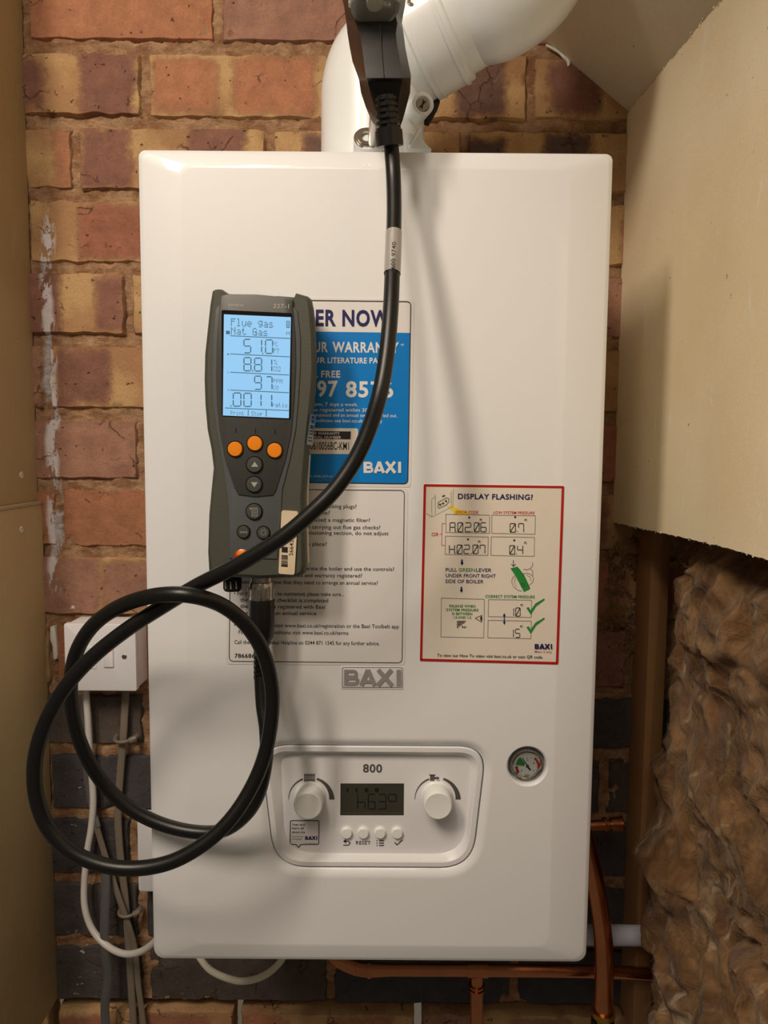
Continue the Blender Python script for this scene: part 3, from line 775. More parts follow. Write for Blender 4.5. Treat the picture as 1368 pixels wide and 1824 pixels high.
# raised badge
mb = MB(); slab(mb, rrect(P(607, 1227, 0).x, P(719, 1227, 0).x, P(660, 1228, 0).z, P(660, 1186.5, 0).z, 0.0015, 4), 0.0006, -0.0005, 'plastic', 0.0005)
bd = mb.build('badge', BO); k = Ink(-0.0006)
k.loop(rrect(609.5, 717, 1188.5, 1225, 2, 4), 1.0, 'inkgrey'); k.lift = 0.0004
# letters with thickness
k.logo(613, 714, 1221, 28, 'chromesoft')
top = [v.copy() for v in k.mb.v]
k.build('badge_lettering', bd)

# --- stickers on the cover
def sticker(name, outline, label, mt='paper'):
    mb = MB(); slab(mb, pxo(outline, -0.0001), 0.0, -0.00035, mt); return mb.build(name, BO, label=label)
# blue warranty sticker
so = rpoly([(412, 528), (738, 533), (732, 868), (408, 866)], 7, 4)
s1 = sticker('warranty_sticker', so, 'blue and white warranty sticker partly behind the analyser')
k = Ink(-0.00055)
brd = rpoly([(417, 532.5), (732.5, 536.5), (727, 862.5), (413, 858.5)], 9, 5)
k.poly([(417.5, 588.5), (731, 593), (727.2, 855), (720, 862), (414, 858)], 'blue'); k.lift = 0.0002
k.loop(brd, 1.5, 'ink')
k.text('REGIST', 462, 556, 578.5, 27, 'navy', 2.2); k.text('ER NOW', 562.5, 694, 579.5, 27, 'navy', 2.2)
for t_, a, b_, y, h in (('EXTEND YOUR', 450, 584, 625.5, 17), ('WARRANTY', 592, 710.5, 627, 17.5), ('*', 713.5, 719.5, 621, 8), ('SEE IN YOUR', 480, 580, 645.5, 9.5), ('LITERATURE', 583.5, 653.5, 646.5, 9.5),
                        ('PACK', 658, 692, 647, 9.5), ('CALL', 536, 566, 671.5, 11.5), ('FREE', 572, 606, 672, 11.5), ('0800 5', 470, 560, 705, 26), ('97', 565, 601.5, 705.5, 26.5), ('8576', 616, 700.5, 706.5, 26.5)):
    k.text(t_, a, b_, y, h, 'paper', 2.0)
for t_, a, b_, y in (('Lines open 8am - 8pm, 7 days a week.', 484, 637.5, 722), ('Product must be registered within 30 days', 496, 676, 732), ('Checklist completed and an annual service carried out.', 520, 707.5, 741.5), ('For full conditions see baxi.co.uk/warranty', 528, 681, 751.5)):
    k.text(t_, a, b_, y, 6.0, 'paper', 0.3)
k.text('bax_sticker_print_av', 549, 592, 849.5, 4, 'paper', 0)
k.poly(rpoly([(480, 762), (638, 763), (637, 809), (480, 808)], 4, 3), 'paper2')
k.logo(647.5, 714.5, 842.5, 20, 'paper'); k.lift = 0.0004
k.poly([(500, 767), (625, 768.5), (624.5, 782.5), (500, 781)], 'ink')
k.text('30610056BC-KM1', 548, 621.5, 800.5, 13.5, 'ink', 0.5); k.lift = 0.0006
k.text('YOUR WARRANTY', 545, 605, 774.0, 4.6, 'paper', 1); k.text('IS SERIAL NUMBER', 545, 607.5, 780.8, 4.6, 'paper', 1)
k.build('lettering', s1)
# cream checklist sticker
s2 = sticker('checklist_sticker', rpoly([(405, 868), (727, 870), (721, 1185), (402, 1183)], 7, 4), 'cream commissioning checklist sticker below the blue one')
k = Ink(-0.00055)
k.loop(rpoly([(411, 870.5), (721, 873), (716.8, 1181.5), (407.5, 1178.5)], 9, 5), 1.3, 'ink')
T = [('Have you removed the packing plugs?', 480, 635, 905), ('Flushed the system?', 492, 587.5, 917), ('Have you installed a magnetic filter?', 500, 659, 929.5),
     ('Sampling point checked before carrying out flue gas checks?', 420, 677.5, 941.5), ('If not, refer to the commissioning section, do not adjust', 440, 692, 952), ('Is the lever in place?', 492, 582, 972.5),
     ('Shown how to operate the boiler and use the controls?', 470, 702, 1016), ('Checklist completed and warranty registered?', 455, 645, 1028),
     ('Does the user know that they need to arrange an annual service?', 424, 673, 1040.5), ('• For the warranty to be maintained, please make sure...', 417, 612.5, 1061),
     ('the Benchmark checklist is completed', 428, 584.5, 1072.5), ('the warranty is registered with Baxi', 428, 579, 1084), ('the boiler has an annual service', 428, 563.5, 1095.5),
     ('• For full warranty visit www.baxi.co.uk/registration or the Baxi Toolbelt app', 417, 710.5, 1117.5), ('For terms and conditions visit www.baxi.co.uk/terms', 425, 620.5, 1130),
     ('Call the Baxi Technical Helpline on 0344 871 1545 for any further advice.', 417.5, 676, 1148)]
for t_, a, b_, y in T: k.text(t_, a, b_, y - 1, 6.6, 'ink', 0.5)
k.text('7866868', 418, 460, 1171.5, 7.0, 'ink', 1.6)
k.build('lettering', s2)
# red-bordered sticker
def q_(x, y): return (740 + x / 4.886, 850 + y / 4.886)
s3 = sticker('display_flashing_sticker', [q_(70, 60), q_(1295, 76), q_(1243, 1630), q_(38, 1600)], 'square cream instruction sticker with a red border, right of centre', 'paper2')
k = Ink(-0.00055)
k.loop(rpoly([q_(72, 60), q_(1295, 76), q_(1243, 1630), q_(38, 1600)], 3, 4), 4.4, 'red')
def T3(t, x0, x1, yb, h, m, bold=0.5, y1=None): a = q_(x0, yb); b_ = q_(x1, y1 if y1 is not None else yb + (x1 - x0) * 0.012); k.text(t, a[0], b_[0], a[1], h / 4.886, m, bold, y1=b_[1])
def L3(pts, w, m, close=False): k.path([q_(*p) for p in pts], w / 4.886, m, close)
def F3(pts, m): k.poly([q_(*p) for p in pts], m)
F3([(268, 240), (300, 250), (345, 262), (395, 285), (470, 303), (470, 324), (340, 325), (318, 290)], 'yellow')
k.lift = 0.0002
T3('DISPLAY FLASHING?', 370, 1022, 188, 44, 'navy', 1.6)
T3('ERROR CODE', 350, 547, 316, 25, 'redtext', 0.6); T3('LOW SYSTEM PRESSURE', 678, 1035, 318, 23, 'redtext', 0.6)
for a, b_, c_, d_ in (((265, 322), (645, 330), (643, 487), (265, 480)), ((665, 330), (1044, 335), (1040, 496), (663, 488)), ((262, 512), (633, 520), (630, 680), (258, 672)), ((660, 518), (1036, 523), (1034, 688), (657, 680)),
                     ((226, 1052), (600, 1062), (594, 1398), (221, 1390)), ((636, 1065), (1011, 1070), (1008, 1220), (633, 1213)), ((632, 1245), (1008, 1252), (1005, 1405), (629, 1397))):
    L3([a, b_, c_, d_], 2.8, 'ink', True)
def S3(ch, x0, x1, y0, y1, w=6.5):
    a, b_ = q_(x0, y0), q_(x1, y1); k.seg(ch, a[0], a[1], b_[0], b_[1], w / 4.886, 'ink', 0.4)
for ch, a, b_ in (('A', 300, 345), ('Z', 368, 412), ('2', 432, 482), ('Z', 512, 555), ('6', 568, 615)): S3(ch, a, b_, 396, 474)
for ch, a, b_ in (('H', 295, 340), ('Z', 362, 406), ('2', 422, 470), ('Z', 500, 545), ('n', 562, 605)): S3(ch, a, b_, 590, 664)
for ch, a, b_, y in (('Z', 824, 870, 403), ('n', 898, 942, 403), ('Z', 820, 864, 595), ('4', 888, 934, 595)): S3(ch, a, b_, y, y + 75)
for x, y in ((352, 472), (492, 474), (885, 472), (348, 663), (485, 663), (878, 668)): k.disc(*q_(x, y), 0.9, 'ink', 8)
for x, y in ((468, 350), (868, 347), (457, 540), (860, 549)): k.disc(*q_(x, y), 1.8, 'ink', 14)
for x, y in ((572, 372), (962, 373), (558, 562), (960, 572), (928, 1114), (925, 1300)):
    L3([(x - 11, y + 9), (x - 11, y - 8), (x + 9, y - 8)], 4, 'inkgrey'); L3([(x - 9, y - 6), (x + 9, y + 10)], 4, 'inkgrey')
S3('1', 840, 855, 1140, 1208, 6); S3('Z', 872, 911, 1137, 1208, 6); S3('1', 838, 853, 1325, 1393, 6); S3('5', 870, 908, 1322, 1394, 6)
T3('OR', 140, 202, 512, 30, 'redtext', 0.5)
L3([(260, 402), (232, 402), (228, 593), (255, 594)], 4, 'redtext'); L3([(208, 495), (230, 495)], 4, 'redtext')
for x, y in ((405, 742), (400, 980)):
    L3([(x, y - 26), (x, y + 8)], 14, 'navy'); F3([(x - 14, y), (x + 14, y), (x, y + 27)], 'navy')
T3('PULL', 263, 362, 820, 30, 'navy', 0.4); T3('GREEN', 376, 517, 821, 30, 'green', 0.4); T3('LEVER', 527, 661, 823, 30, 'navy', 0.4)
T3('UNDER FRONT RIGHT', 263, 698, 870, 30, 'navy', 0.4); T3('SIDE OF BOILER', 260, 592, 920, 30, 'navy', 0.4)
L3([(852, 722), (852, 775)], 5, 'navy'); L3([(834, 755), (852, 776), (872, 755)], 5, 'navy')
L3([(865, 855), (842, 880), (838, 915), (855, 955), (890, 982), (925, 992)], 3, 'ink'); L3([(935, 840), (975, 835), (1010, 850), (1030, 880), (1020, 915), (990, 940)], 3, 'ink')
L3([(940, 803), (975, 805), (1005, 790), (1022, 765), (1018, 740)], 3, 'ink'); L3([(1000, 800), (1020, 815), (1022, 860)], 3, 'ink'); L3([(870, 870), (860, 910), (880, 960)], 2.5, 'inkgrey'); L3([(965, 850), (1000, 870), (1008, 905)], 2.5, 'inkgrey')
k.lift = 0.0003
F3([(827, 793), (885, 778), (898, 790), (945, 850), (997, 962), (992, 975), (943, 997), (925, 962), (866, 850)], 'green'); k.lift = 0.0004
L3([(920, 928), (938, 922), (952, 948), (934, 956)], 3.5, 'ink', True); L3([(885, 780), (950, 870), (995, 970)], 2.5, 'ink')
T3('CORRECT SYSTEM PRESSURE', 607, 1037, 1048, 24, 'green', 0.8)
for t_, a, b_, y in (('RELEASE WHEN', 295, 521, 1130), ('SYSTEM PRESSURE', 268, 548, 1163), ('IS BETWEEN', 319, 493, 1197), ('1.0 AND 1.5', 330, 484, 1229)): T3(t_, a, b_, y, 21, 'green', 1.0)
for q, w in enumerate((78, 66, 46, 28, 12)): L3([(360, 1254 + q * 13.5), (360 + w, 1254.5 + q * 13.5)], 6.5, 'ink')
T3('bar', 404, 445, 1311, 20, 'ink', 1.0)
L3([(580, 1200), (520, 1226), (578, 1262)], 4, 'ink'); F3([(574, 1200), (580, 1215), (580, 1245), (572, 1255), (562, 1230)], 'ink')
L3([(773, 1200), (773, 1265)], 8, 'navy'); F3([(761, 1208), (785, 1208), (773, 1182)], 'navy'); F3([(761, 1258), (785, 1258), (773, 1284)], 'navy')
for dy in (0, 167):
    F3([(965, 1137 + dy), (986, 1130 + dy), (1004, 1163 + dy), (1003, 1195 + dy)], 'green'); F3([(1003, 1195 + dy), (1000, 1163 + dy), (1045, 1098 + dy), (1122, 1054 + dy), (1124, 1066 + dy), (1050, 1122 + dy)], 'green')
a = q_(1038, 1495); k.logo(a[0], q_(1189, 0)[0], a[1], 9, 'navy'); T3('Make it easy', 1038, 1187, 1526, 18, 'orangetext', 0.4)
T3('To view our How To video visit baxi.co.uk or scan QR code.', 188, 1110, 1561, 25, 'ink', 0.5, 1578)
L3([(92, 312), (142, 345), (325, 252), (328, 100)], 2.2, 'inkgrey'); L3([(142, 345), (140, 195), (170, 165)], 2.2, 'inkgrey'); L3([(172, 150), (172, 318)], 2.2, 'ink'); L3([(310, 125), (310, 245)], 2.2, 'inkgrey')
L3([(232, 168), (257, 157)], 9, 'ink')
L3([(198, 218), (270, 178), (290, 185), (290, 215), (268, 240), (205, 270), (198, 262)], 4, 'ink', True)
k.disc(*q_(214, 238), 1.8, 'ink', 10); k.disc(*q_(266, 207), 1.8, 'ink', 10); L3([(228, 232), (250, 222)], 12, 'inkgrey')
k.build('lettering', s3)

# ================================================================== flue
FX = P(664, 240, 0.13)
FL = empty('flue_pipe', (FX.x, 0.13, BZ1), 'glossy white flue elbow rising from the boiler and bending right', 'flue pipe')
R0 = 0.0525
zb = BZ1 - 0.002
mb = MB(); yf = 0.13
cyl(mb, (FX.x, yf, zb), (FX.x, yf, zb + 0.010), 0.072, 0.070, 'flue', 48); cyl(mb, (FX.x, yf, zb + 0.010), (FX.x, yf, zb + 0.022), 0.070, 0.058, 'flue', 48)
mb.build('turret', FL)
def fp(x, y, Y): return P(x, y, Y)
mb = MB()
pts = [Vector((FX.x, yf, zb + 0.015)), fp(664, 205, yf), fp(665, 165, yf), fp(676, 130, yf - .002), fp(703, 103, yf - .006), fp(735, 82, yf - .012), fp(765, 62, yf - 0.018), fp(792, 44, yf - 0.024)]
tube(mb, pts, R0, 'flue', 48, 8); mb.build('lower_elbow', FL)
c1 = fp(783, 50, yf - 0.022); c2 = fp(812, 31, yf - 0.028); ax = (c2 - c1).normalized()
mb = MB()
c0 = fp(738, 79, yf - 0.013)
tube(mb, [c0, c0 + (c1 - c0) * 0.06, c1, c1 + ax * 0.012, c1 + ax * 0.014], [R0 + .0004, R0 + 0.0035, R0 + 0.0038, R0 + 0.0038, R0 + 0.0015], 'flue', 48, 1)
ring(c1 + ax * 0.006, ax, R0 + .001, R0 + 0.0056, -0.002, 0.002, 'flue', mb, 48)
ring(c1 - ax * 0.020, ax, R0 + .001, R0 + 0.0046, -0.0006, 0.0006, 'flue', mb, 48)
mb.build('socket_collar', FL)
mb = MB()
tube(mb, [c1 + ax * 0.002, c1 + ax * 0.05, fp(880, -2, 0.085), fp(925, -36, 0.075), fp(955, -85, 0.07), fp(968, -150, 0.07), fp(970, -210, 0.07)], [R0 - .0006, R0 - 0.0004, R0 + .001, R0 + 0.002, R0 + .002, R0 + .002, R0 + .002], 'flue', 48, 8)
mb.build('upper_elbow', FL)
# screw boss with a screw, and the small collar screw
bc = fp(752, 187, 0.075)
mb = MB(); axb = Vector((0.25, -1, -0.05)).normalized()
cyl(mb, bc - axb * -0.0 + Vector((-0.008, 0.03, 0.004)), bc, 0.0115, 0.0105, 'flue', 28); ring(bc, axb, 0.0072, 0.0105, -0.001, 0.003, 'flue', mb)
mb.build('screw_boss', FL)
mb = MB(); cyl(mb, bc, bc + axb * 0.0016, 0.0066, 0.0058, 'silver', 20)
for q in range(2):
    u = Vector((axb.z, 0, -axb.x)) if q else Vector((0.7, 0, 0.7)); u = (u - axb * u.dot(axb)).normalized()
    tube(mb, [bc + axb * 0.0017 - u * 0.004, bc + axb * 0.0017 + u * 0.004], 0.0007, 'gaskblack', 6, 1)
mb.build('screw', FL, label='cross-head screw in the white boss')
mb = MB(); sc_ = fp(735, 3, 0.06); cyl(mb, sc_ + Vector((0, 0.02, -0.006)), sc_, 0.005, 0.005, 'silver', 16); ring(sc_, (0, -1, 0.2), 0.002, 0.0045, 0, 0.001, 'silver', mb, 16); mb.build('collar_screw', FL)
mb = MB(); tube(mb, [fp(757, 222, 0.15), fp(763, 205, 0.145), fp(772, 188, 0.14), fp(780, 178, 0.14)], [0.004, .006, .006, .003], 'gaskblack', 10, 4); mb.build('gasket', FL, label='black rubber gasket edge')
# test port
tp = fp(654, 247, 0.06); axp = Vector((0.05, -0.85, 0.35)).normalized()
mb = MB(); cyl(mb, tp + Vector((0.0, 0.02, -0.010)), tp, 0.0140, 0.0130, 'flue', 28)
for q in range(3): ring(tp, axp, 0.0058, 0.0125 - q * 0.0016, -0.001 + q * 0.0012, 0.0006 + q * 0.0012, 'silver', mb)
mb.build('test_port', FL)
# latch and little boss on the turret
mb = MB(); a = fp(733, 252, 0.062)
o_ = ccw(pxo([(728, 268), (731, 257), (745, 230), (749, 227), (751, 231), (751, 245), (757, 257), (768, 268)], 0.062)); slab(mb, o_, 0.074, 0.058, 'flue', 0.001)
mb.build('latch', FL)
o_ = MB(); tube(o_, [fp(730, 258, 0.054), fp(739, 243, 0.052), fp(748, 228, 0.052)], 0.0022, 'flue', 10, 3); o_.build('latch_lever', FL)
mb = MB(); a = fp(729, 244, 0.06); cyl(mb, a + Vector((0, 0.02, -.004)), a, 0.0045, 0.004, 'flue', 18); mb.build('small_boss', FL)

# ================================================================== flue probe: handle, cable and plug are one thing
HY = -0.035
hp = P(690, 235, HY)
PR = empty('flue_probe', hp, 'black flue-gas probe handle and long looping black cable over the boiler', 'probe')
# sections down the handle: y px, left, right, front Y, back Y, front facet half share
def hsec(y, xl, xr, yf_, yb_, fl, fr):
    pts = [(xl, yb_ * 0.6 + yf_ * 0.4), (fl, yf_), ((fl + fr) / 2 - 0.5, yf_ - 0.0003), (fr, yf_), (xr, yb_ * 0.6 + yf_ * 0.4), (xr - 4, yb_), ((xl + xr) / 2, yb_ + 0.003), (xl + 4, yb_)]
    return [P(x, y, Y) for x, Y in pts]
def loft3(mb, secs, m, cap=True):
    n = len(secs[0]); vs = [v for s_ in secs for v in s_]; fs = []
    for i in range(len(secs) - 1):
        for k_ in range(n): fs.append((i * n + k_, i * n + (k_ + 1) % n, (i + 1) * n + (k_ + 1) % n, (i + 1) * n + k_))
    if cap: fs.append(tuple(range(n))); fs.append(tuple((len(secs) - 1) * n + k_ for k_ in range(n))[::-1])
    mb.add(vs, fs, m)
mb = MB()
fy, by = -0.058, -0.012
loft3(mb, [hsec(-60, 600, 726, fy + .004, by, 618, 704), hsec(-12, 607, 724, fy + .004, by, 624, 705), hsec(12, 613, 721, fy + .006, by, 628, 704), hsec(34, 616, 717, fy + 0.012, by, 632, 706),
           hsec(41, 617, 716, fy + 0.004, by, 634, 708), hsec(60, 619, 719, fy, by, 641, 705), hsec(85, 623, 722, fy - .002, by, 645, 708), hsec(110, 628, 727, fy - .004, by, 648, 713), hsec(132, 636, 731.5, fy - 0.005, by, 651, 717),
           hsec(139, 638, 732, fy - 0.005, by, 652, 718)], 'black')
mb.build('handle', PR)
mb = MB()
loft3(mb, [hsec(139, 638.5, 731.6, fy - .002, by, 653, 718), hsec(146, 640, 731.5, fy + 0.010, by, 655, 716), hsec(165, 643, 730.5, fy + 0.014, by, 660, 712), hsec(190, 651, 724, fy + 0.016, by, 667, 709), hsec(215, 662, 717, fy + 0.018, by + .0, 674, 706), hsec(236, 676, 709, fy + 0.022, by, 682, 704)], 'black')
mb.build('handle_heel', PR)
mb = MB(); tube(mb, [P(677, 45, fy - 0.001), P(680, 90, fy - 0.0035), P(684, 137, fy - 0.0062)], 0.0004, 'black', 6, 3); mb.build('mould_seam', PR)
# clear filter window
mb = MB(); a = P(666, -30, -0.058); b_ = P(668, 12, -0.0635); cyl(mb, a, b_, 0.0190, 0.0185, 'clear', 36)
for q in range(18):
    an = pi + pi * q / 17; o1 = Vector((cos(an) * 0.0190, -abs(sin(an)) * 0.0190 * 0.9, 0)); tube(mb, [a + o1, b_ + o1], 0.0011, 'clear', 6, 1)
mb.build('filter_window', PR, label='clear ribbed filter chamber')
mb = MB(); tube(mb, [P(666, -20, -0.068), P(667, 8, -0.073)], 0.006, 'lightgrey', 12, 1); mb.build('filter', PR)
# steel probe shaft into the test port
mb = MB(); cyl(mb, fp(664, 255, 0.057), P(668, 190, -0.005), 0.0044, 0.0044, 'silver', 20); cyl(mb, P(668, 190, -0.005), P(670, 160, -0.016), 0.008, 0.010, 'black', 20); mb.build('probe_shaft', PR, label='bare steel probe shaft entering the flue test port')
# strain relief
mb = MB(); s0 = P(687, 170, -0.0515); s1_ = P(693, 242, -0.044); dv = (s1_ - s0)
cyl(mb, s0, s1_, 0.0065, 0.0076, 'black', 24)
for q in range(7):
    c_ = s0 + dv * (0.05 + 0.15 * q); rr = 0.0080 + 0.0022 * q / 6
    ring(c_, dv, 0.003, rr, 0, dv.length * 0.075, 'black', mb, 28)
for q in range(3):
    c_ = s0 + dv * (0.12 + 0.3 * q); 
    tube(mb, [c_ + Vector((0, -0.0062 - q * .0008, 0)), c_ + dv * 0.2 + Vector((0, -0.0066 - q * .0008, 0))], 0.0016, 'black', 6, 1)
ring(s1_ - dv * 0.02, dv, 0.003, 0.0108, -0.003, 0.008, 'black', mb, 28)
mb.build('strain_relief', PR)
CR = 0.0060
cab = [(694, 236, -.044), (697, 262, -.040), (700.5, 310, -.040), (702, 370, -.050), (701, 430, -.062), (699, 480, -.072), (696, 550, -.086), (689, 630, -.098), (677, 700, -.106), (657, 765, -.107), (632, 820, -.108), (598, 870, -.110), (560, 909, -.111),
       (510, 952, -.110), (460, 985, -.106), (405, 1016, -.100), (350, 1044, -.092), (290, 1080, -.086), (225, 1122, -.082), (165, 1170, -.080), (118, 1222, -.080), (82, 1285, -.080), (63, 1350, -.080), (64, 1415, -.080),
       (84, 1472, -.080), (125, 1515, -.080), (180, 1540, -.080), (240, 1547, -.080), (305, 1535, -.080), (365, 1502, -.078), (410, 1460, -.074), (445, 1408, -.068), (470, 1350, -.064), (483, 1285, -.064), (484, 1225, -.066), (470, 1165, -.072), (440, 1115, -.082),
       (395, 1078, -.094), (335, 1060, -.108), (270, 1062, -.100), (210, 1082, -.080), (165, 1115, -.060), (137, 1160, -.046), (126, 1215, -.036), (130, 1275, -.030), (148, 1335, -.026), (180, 1390, -.022), (225, 1435, -.020), (280, 1465, -.020), (340, 1481, -.022), (395, 1480, -.026),
       (437, 1452, -.036), (462, 1410, -.044), (474, 1350, -.046), (474, 1300, -.042), (468, 1255, -.036), (465, 1205, -.030)]
mb = MB(); tube(mb, [P(*c_) for c_ in cab], CR, 'cable', 18, 7); mb.build('cable', PR, smooth=60)
mb = MB(); cc = [P(701.4, 414, -.0590), P(700.7, 440, -.0640), P(699.7, 465, -.0690), P(698.6, 488, -.0738)]
tube(mb, cc, 0.00645, 'clear', 24, 3, closed_ends=False); o_ = mb.build('cable_sleeve', PR, label='clear sleeve round the cable with a serial number')
mb = MB(); tube(mb, cc, 0.00622, 'foil', 24, 3, closed_ends=False); mb.build('foil_label', PR)
k = Ink(-0.0800); k.vtext('0600 9740', 703.0, 486, 431, 7.0, 'ink', 1.2, slant=2.5); k.build('serial_number', PR)
# plug
YP = -0.028
mb = MB(); loft3(mb, [[P(466 + dx, y, YP) + Vector((0, 0, 0)) + Vector((0, 0, 0)) for dx in (0,)] for y in (0,)], 'black', False) if False else None
mb = MB()
def psec(y, r, cx, ry=None):
    c_ = P(cx, y, YP); s_ = r * 0.64 / F * 0.95; ry = ry or s_
    return [c_ + Vector((cos(a) * s_, sin(a) * ry, 0)) for a in [2 * pi * q / 24 for q in range(24)]]
loft3(mb, [psec(1064, 22, 466), psec(1075, 23, 466), psec(1110, 23.5, 466), psec(1132, 22, 466), psec(1148, 16, 465), psec(1160, 12, 465)], 'black'); mb.build('plug_body', PR)
mb = MB()
for q in range(6):
    y = 1158 + q * 9; loft3(mb, [psec(y, 13.5, 465), psec(y + 5.5, 13.5, 465)], 'black')
loft3(mb, [psec(1155, 9.5, 465), psec(1215, 11, 465)], 'black'); mb.build('plug_strain_relief', PR)
mb = MB()
loft3(mb, [psec(1035, 20, 466), psec(1038, 21.5, 466), psec(1046, 22.5, 466), psec(1066, 22.5, 466), psec(1071, 20, 466)], 'silver')
for q in range(10):
    a = 2 * pi * q / 10 + 0.31; c_ = P(466, 1054, YP); o1 = Vector((cos(a), sin(a), 0)) * 0.0104
    tube(mb, [c_ + o1 + Vector((0, 0, 0.0042)), c_ + o1 + Vector((0, 0, -0.0042))], 0.0013, 'silver', 8, 1)
loft3(mb, [psec(1070, 14, 464), psec(1086, 10, 464)], 'silver')
mb.build('locking_ring', PR, label='ribbed nickel locking ring')

# ================================================================== gas analyser
AN = empty('gas_analyser', P(460, 1030, -0.02), 'handheld olive-grey flue gas analyser with a lit blue screen stuck to the boiler', 'gas analyser')
aout = [(375, 516), (380, 512.5), (386, 511.5), (394, 512.5), (405, 520), (444, 522.5), (447, 526), (488, 528), (490, 523.5), (522, 526), (525.5, 518.5), (548, 525), (555, 531.5), (559, 551), (563, 605), (564, 658), (562, 693), (557, 740), (551.5, 793),
        (547, 842), (544, 883), (544, 930), (546, 1005), (544, 1022), (532, 1030.5), (463, 1033.5), (401, 1030), (377, 1025), (369, 1019), (367, 985), (369, 918), (373, 874), (377, 834), (373, 800), (366, 765), (362, 720), (360.5, 675), (361.5, 630), (367, 578), (371, 540)]
YF = -0.050
ao = ccw(pxo(aout, YF))
mb = MB(); 
loft(mb, [(inset(ao, 0.0060), -0.0005), (inset(ao, 0.0042), -0.004), (inset(ao, 0.0032), -0.014), (inset(ao, 0.0010), -0.036), (inset(ao, 0.0003), -0.044), (inset(ao, 0.0016), -0.0485), (inset(ao, 0.0042), -0.0508)], 'rubber')
mb.build('rubber_case', AN, smooth=40)
rim = [(394, 526), (410, 523.5), (458, 524), (505, 528.5), (522.5, 533), (522, 545), (530, 553), (535.5, 600), (535.5, 650), (532, 710), (527, 765), (517, 818), (503, 872), (500.5, 918), (497, 960), (494, 996), (408.5, 995), (408, 935), (406, 893), (398, 835), (385, 765), (379, 720), (377, 670), (378.5, 605), (383.5, 550), (393, 540)]
mb = MB(); slab(mb, pxo(rim, -0.0520), -0.045, -0.0522, 'rimgrey', 0.0012); mb.build('front_frame', AN)
face = [(394.5, 527), (410, 524.8), (458, 525), (505, 529.5), (521.5, 534), (521.5, 548), (526, 600), (527, 650), (524, 710), (519, 769), (508.6, 818), (491, 874), (485.5, 882), (455, 885), (424, 881), (417, 869), (401, 821), (391, 769), (386, 720), (384.5, 670), (386, 605), (391, 545)]
mb = MB(); slab(mb, pxo(face, -0.0534), -0.050, -0.0534, 'facegrey', 0.0006); mb.build('keypad_face', AN)
mb = MB(); slab(mb, pxo(rpoly([(394.5, 552), (520.5, 558), (518, 747), (395, 741)], 3, 3), -0.0536), -0.0530, -0.0538, 'blackgloss'); 
mb.build('screen_bezel', AN)
k = Ink(-0.0540); k.poly([(398.8, 559.8), (518.2, 565), (514.6, 745), (397, 740)], 'lcd')
k.build('screen', AN, label='backlit pale blue screen')
k = Ink(-0.0542)
kk = 0.045
DOT = {'F': '1f101e10101010', 'l': '0c04040404040e', 'u': '0000111111130d', 'e': '00000e111f100e', 'g': '000f11110f010e', 'a': '00000e010f110f', 's': '00000e100e011e', ' ': '00000000000000',
       'N': '11191513111111', 't': '08081c0808090 6', 'G': '0e11101713110f', 'r': '00001619101010', 'i': '04000c0404040e', 'o': '00000e1111110e', 'P': '1e11111e101010', 'n': '00001619111111', 'S': '0f10100e01011e', 'p': '00001e111e1010',
       'C': '0e11101010110e', 'O': '0e11111111110e', 'M': '111b1515111111', 'T': '1f040404040404', '%': '18190204081303', '2': '0e11010204081f', 'o_': '', '°': '06090906000000'}
def TS(t, x0, x1, y, h, b_=0):
    n = len(t) * 6 - 1; dx = (x1 - x0) / n; dy = h / 7
    for i, ch in enumerate(t):
        hx = DOT[ch].replace(' ', '')
        for r_ in range(7):
            bits = int(hx[r_ * 2:r_ * 2 + 2], 16)
            for c_ in range(5):
                if bits >> (4 - c_) & 1:
                    X = x0 + (i * 6 + c_) * dx; Y_ = y - h + r_ * dy + (X - x0) * kk
                    k.poly([(X, Y_), (X + dx * .9, Y_), (X + dx * .9, Y_ + dy * .88), (X, Y_ + dy * .88)], 'lcdink')
TS('Flue gas', 411.5, 487, 581, 14, 0); TS('Nat Gas', 411.5, 477, 596, 13.5, 0)
for a, b_ in (((410, 598), (517, 603)), ((410, 630.4), (516, 635.6)), ((410, 663), (515, 668)), ((410, 694.7), (514.8, 699.5)), ((401, 726.7), (514.6, 731.3))): k.line(a, b_, 1.4, 'lcdink')
k.line((442.3, 730), (442, 741), 1.3, 'lcdink'); k.line((474.3, 731), (474, 742), 1.5, 'lcdink')
for ch, a, b_, y0, y1 in (('5', 434.5, 446.5, 604.5, 628.5), ('1', 460, 466, 604.5, 628), ('0', 473, 485.5, 605.5, 629.5), ('8', 434.5, 447, 637, 660.5), ('8', 453.5, 466, 638, 661), ('1', 478, 484, 639.5, 662), ('9', 453.5, 465.5, 670, 693.5), ('7', 474, 484.5, 671, 694),
                         ('0', 415.5, 429, 700, 723.5), ('0', 434.5, 447.5, 700.5, 724), ('1', 460, 465, 702, 724), ('1', 478, 484, 702.5, 725)): k.seg(ch, a, y0, b_, y1, 2.0, 'lcdink', 1.0)
for x, y in ((468, 629.5), (450, 660.5), (411.5, 723)): k.poly([(x - 1, y - 1.2), (x + 1, y - 1.2), (x + 1, y + 1.2), (x - 1, y + 1.2)], 'lcdink')
TS('°C', 486.5, 494.5, 617, 8); TS('FT', 487, 497.5, 629.5, 8.5); TS('%', 488, 493.5, 649.5, 8.5); TS('CO2', 486.5, 500, 661.5, 9); TS('PPM', 486.5, 503, 682, 7); TS('CO', 486.5, 496, 694, 7); TS('ratio', 485, 512, 725, 8)
TS('Print', 410.5, 435, 739.5, 8); TS('Stop', 447.5, 467.5, 740.5, 8); TS('M', 510, 516, 597, 6.5)
k.path([(510.5, 572), (515.5, 572), (515.5, 583.5), (510.5, 583.5)], 1.2, 'lcdink', True)
for y in (575, 578, 581): k.line((511.5, y), (514.5, y), 1.3, 'lcdink')
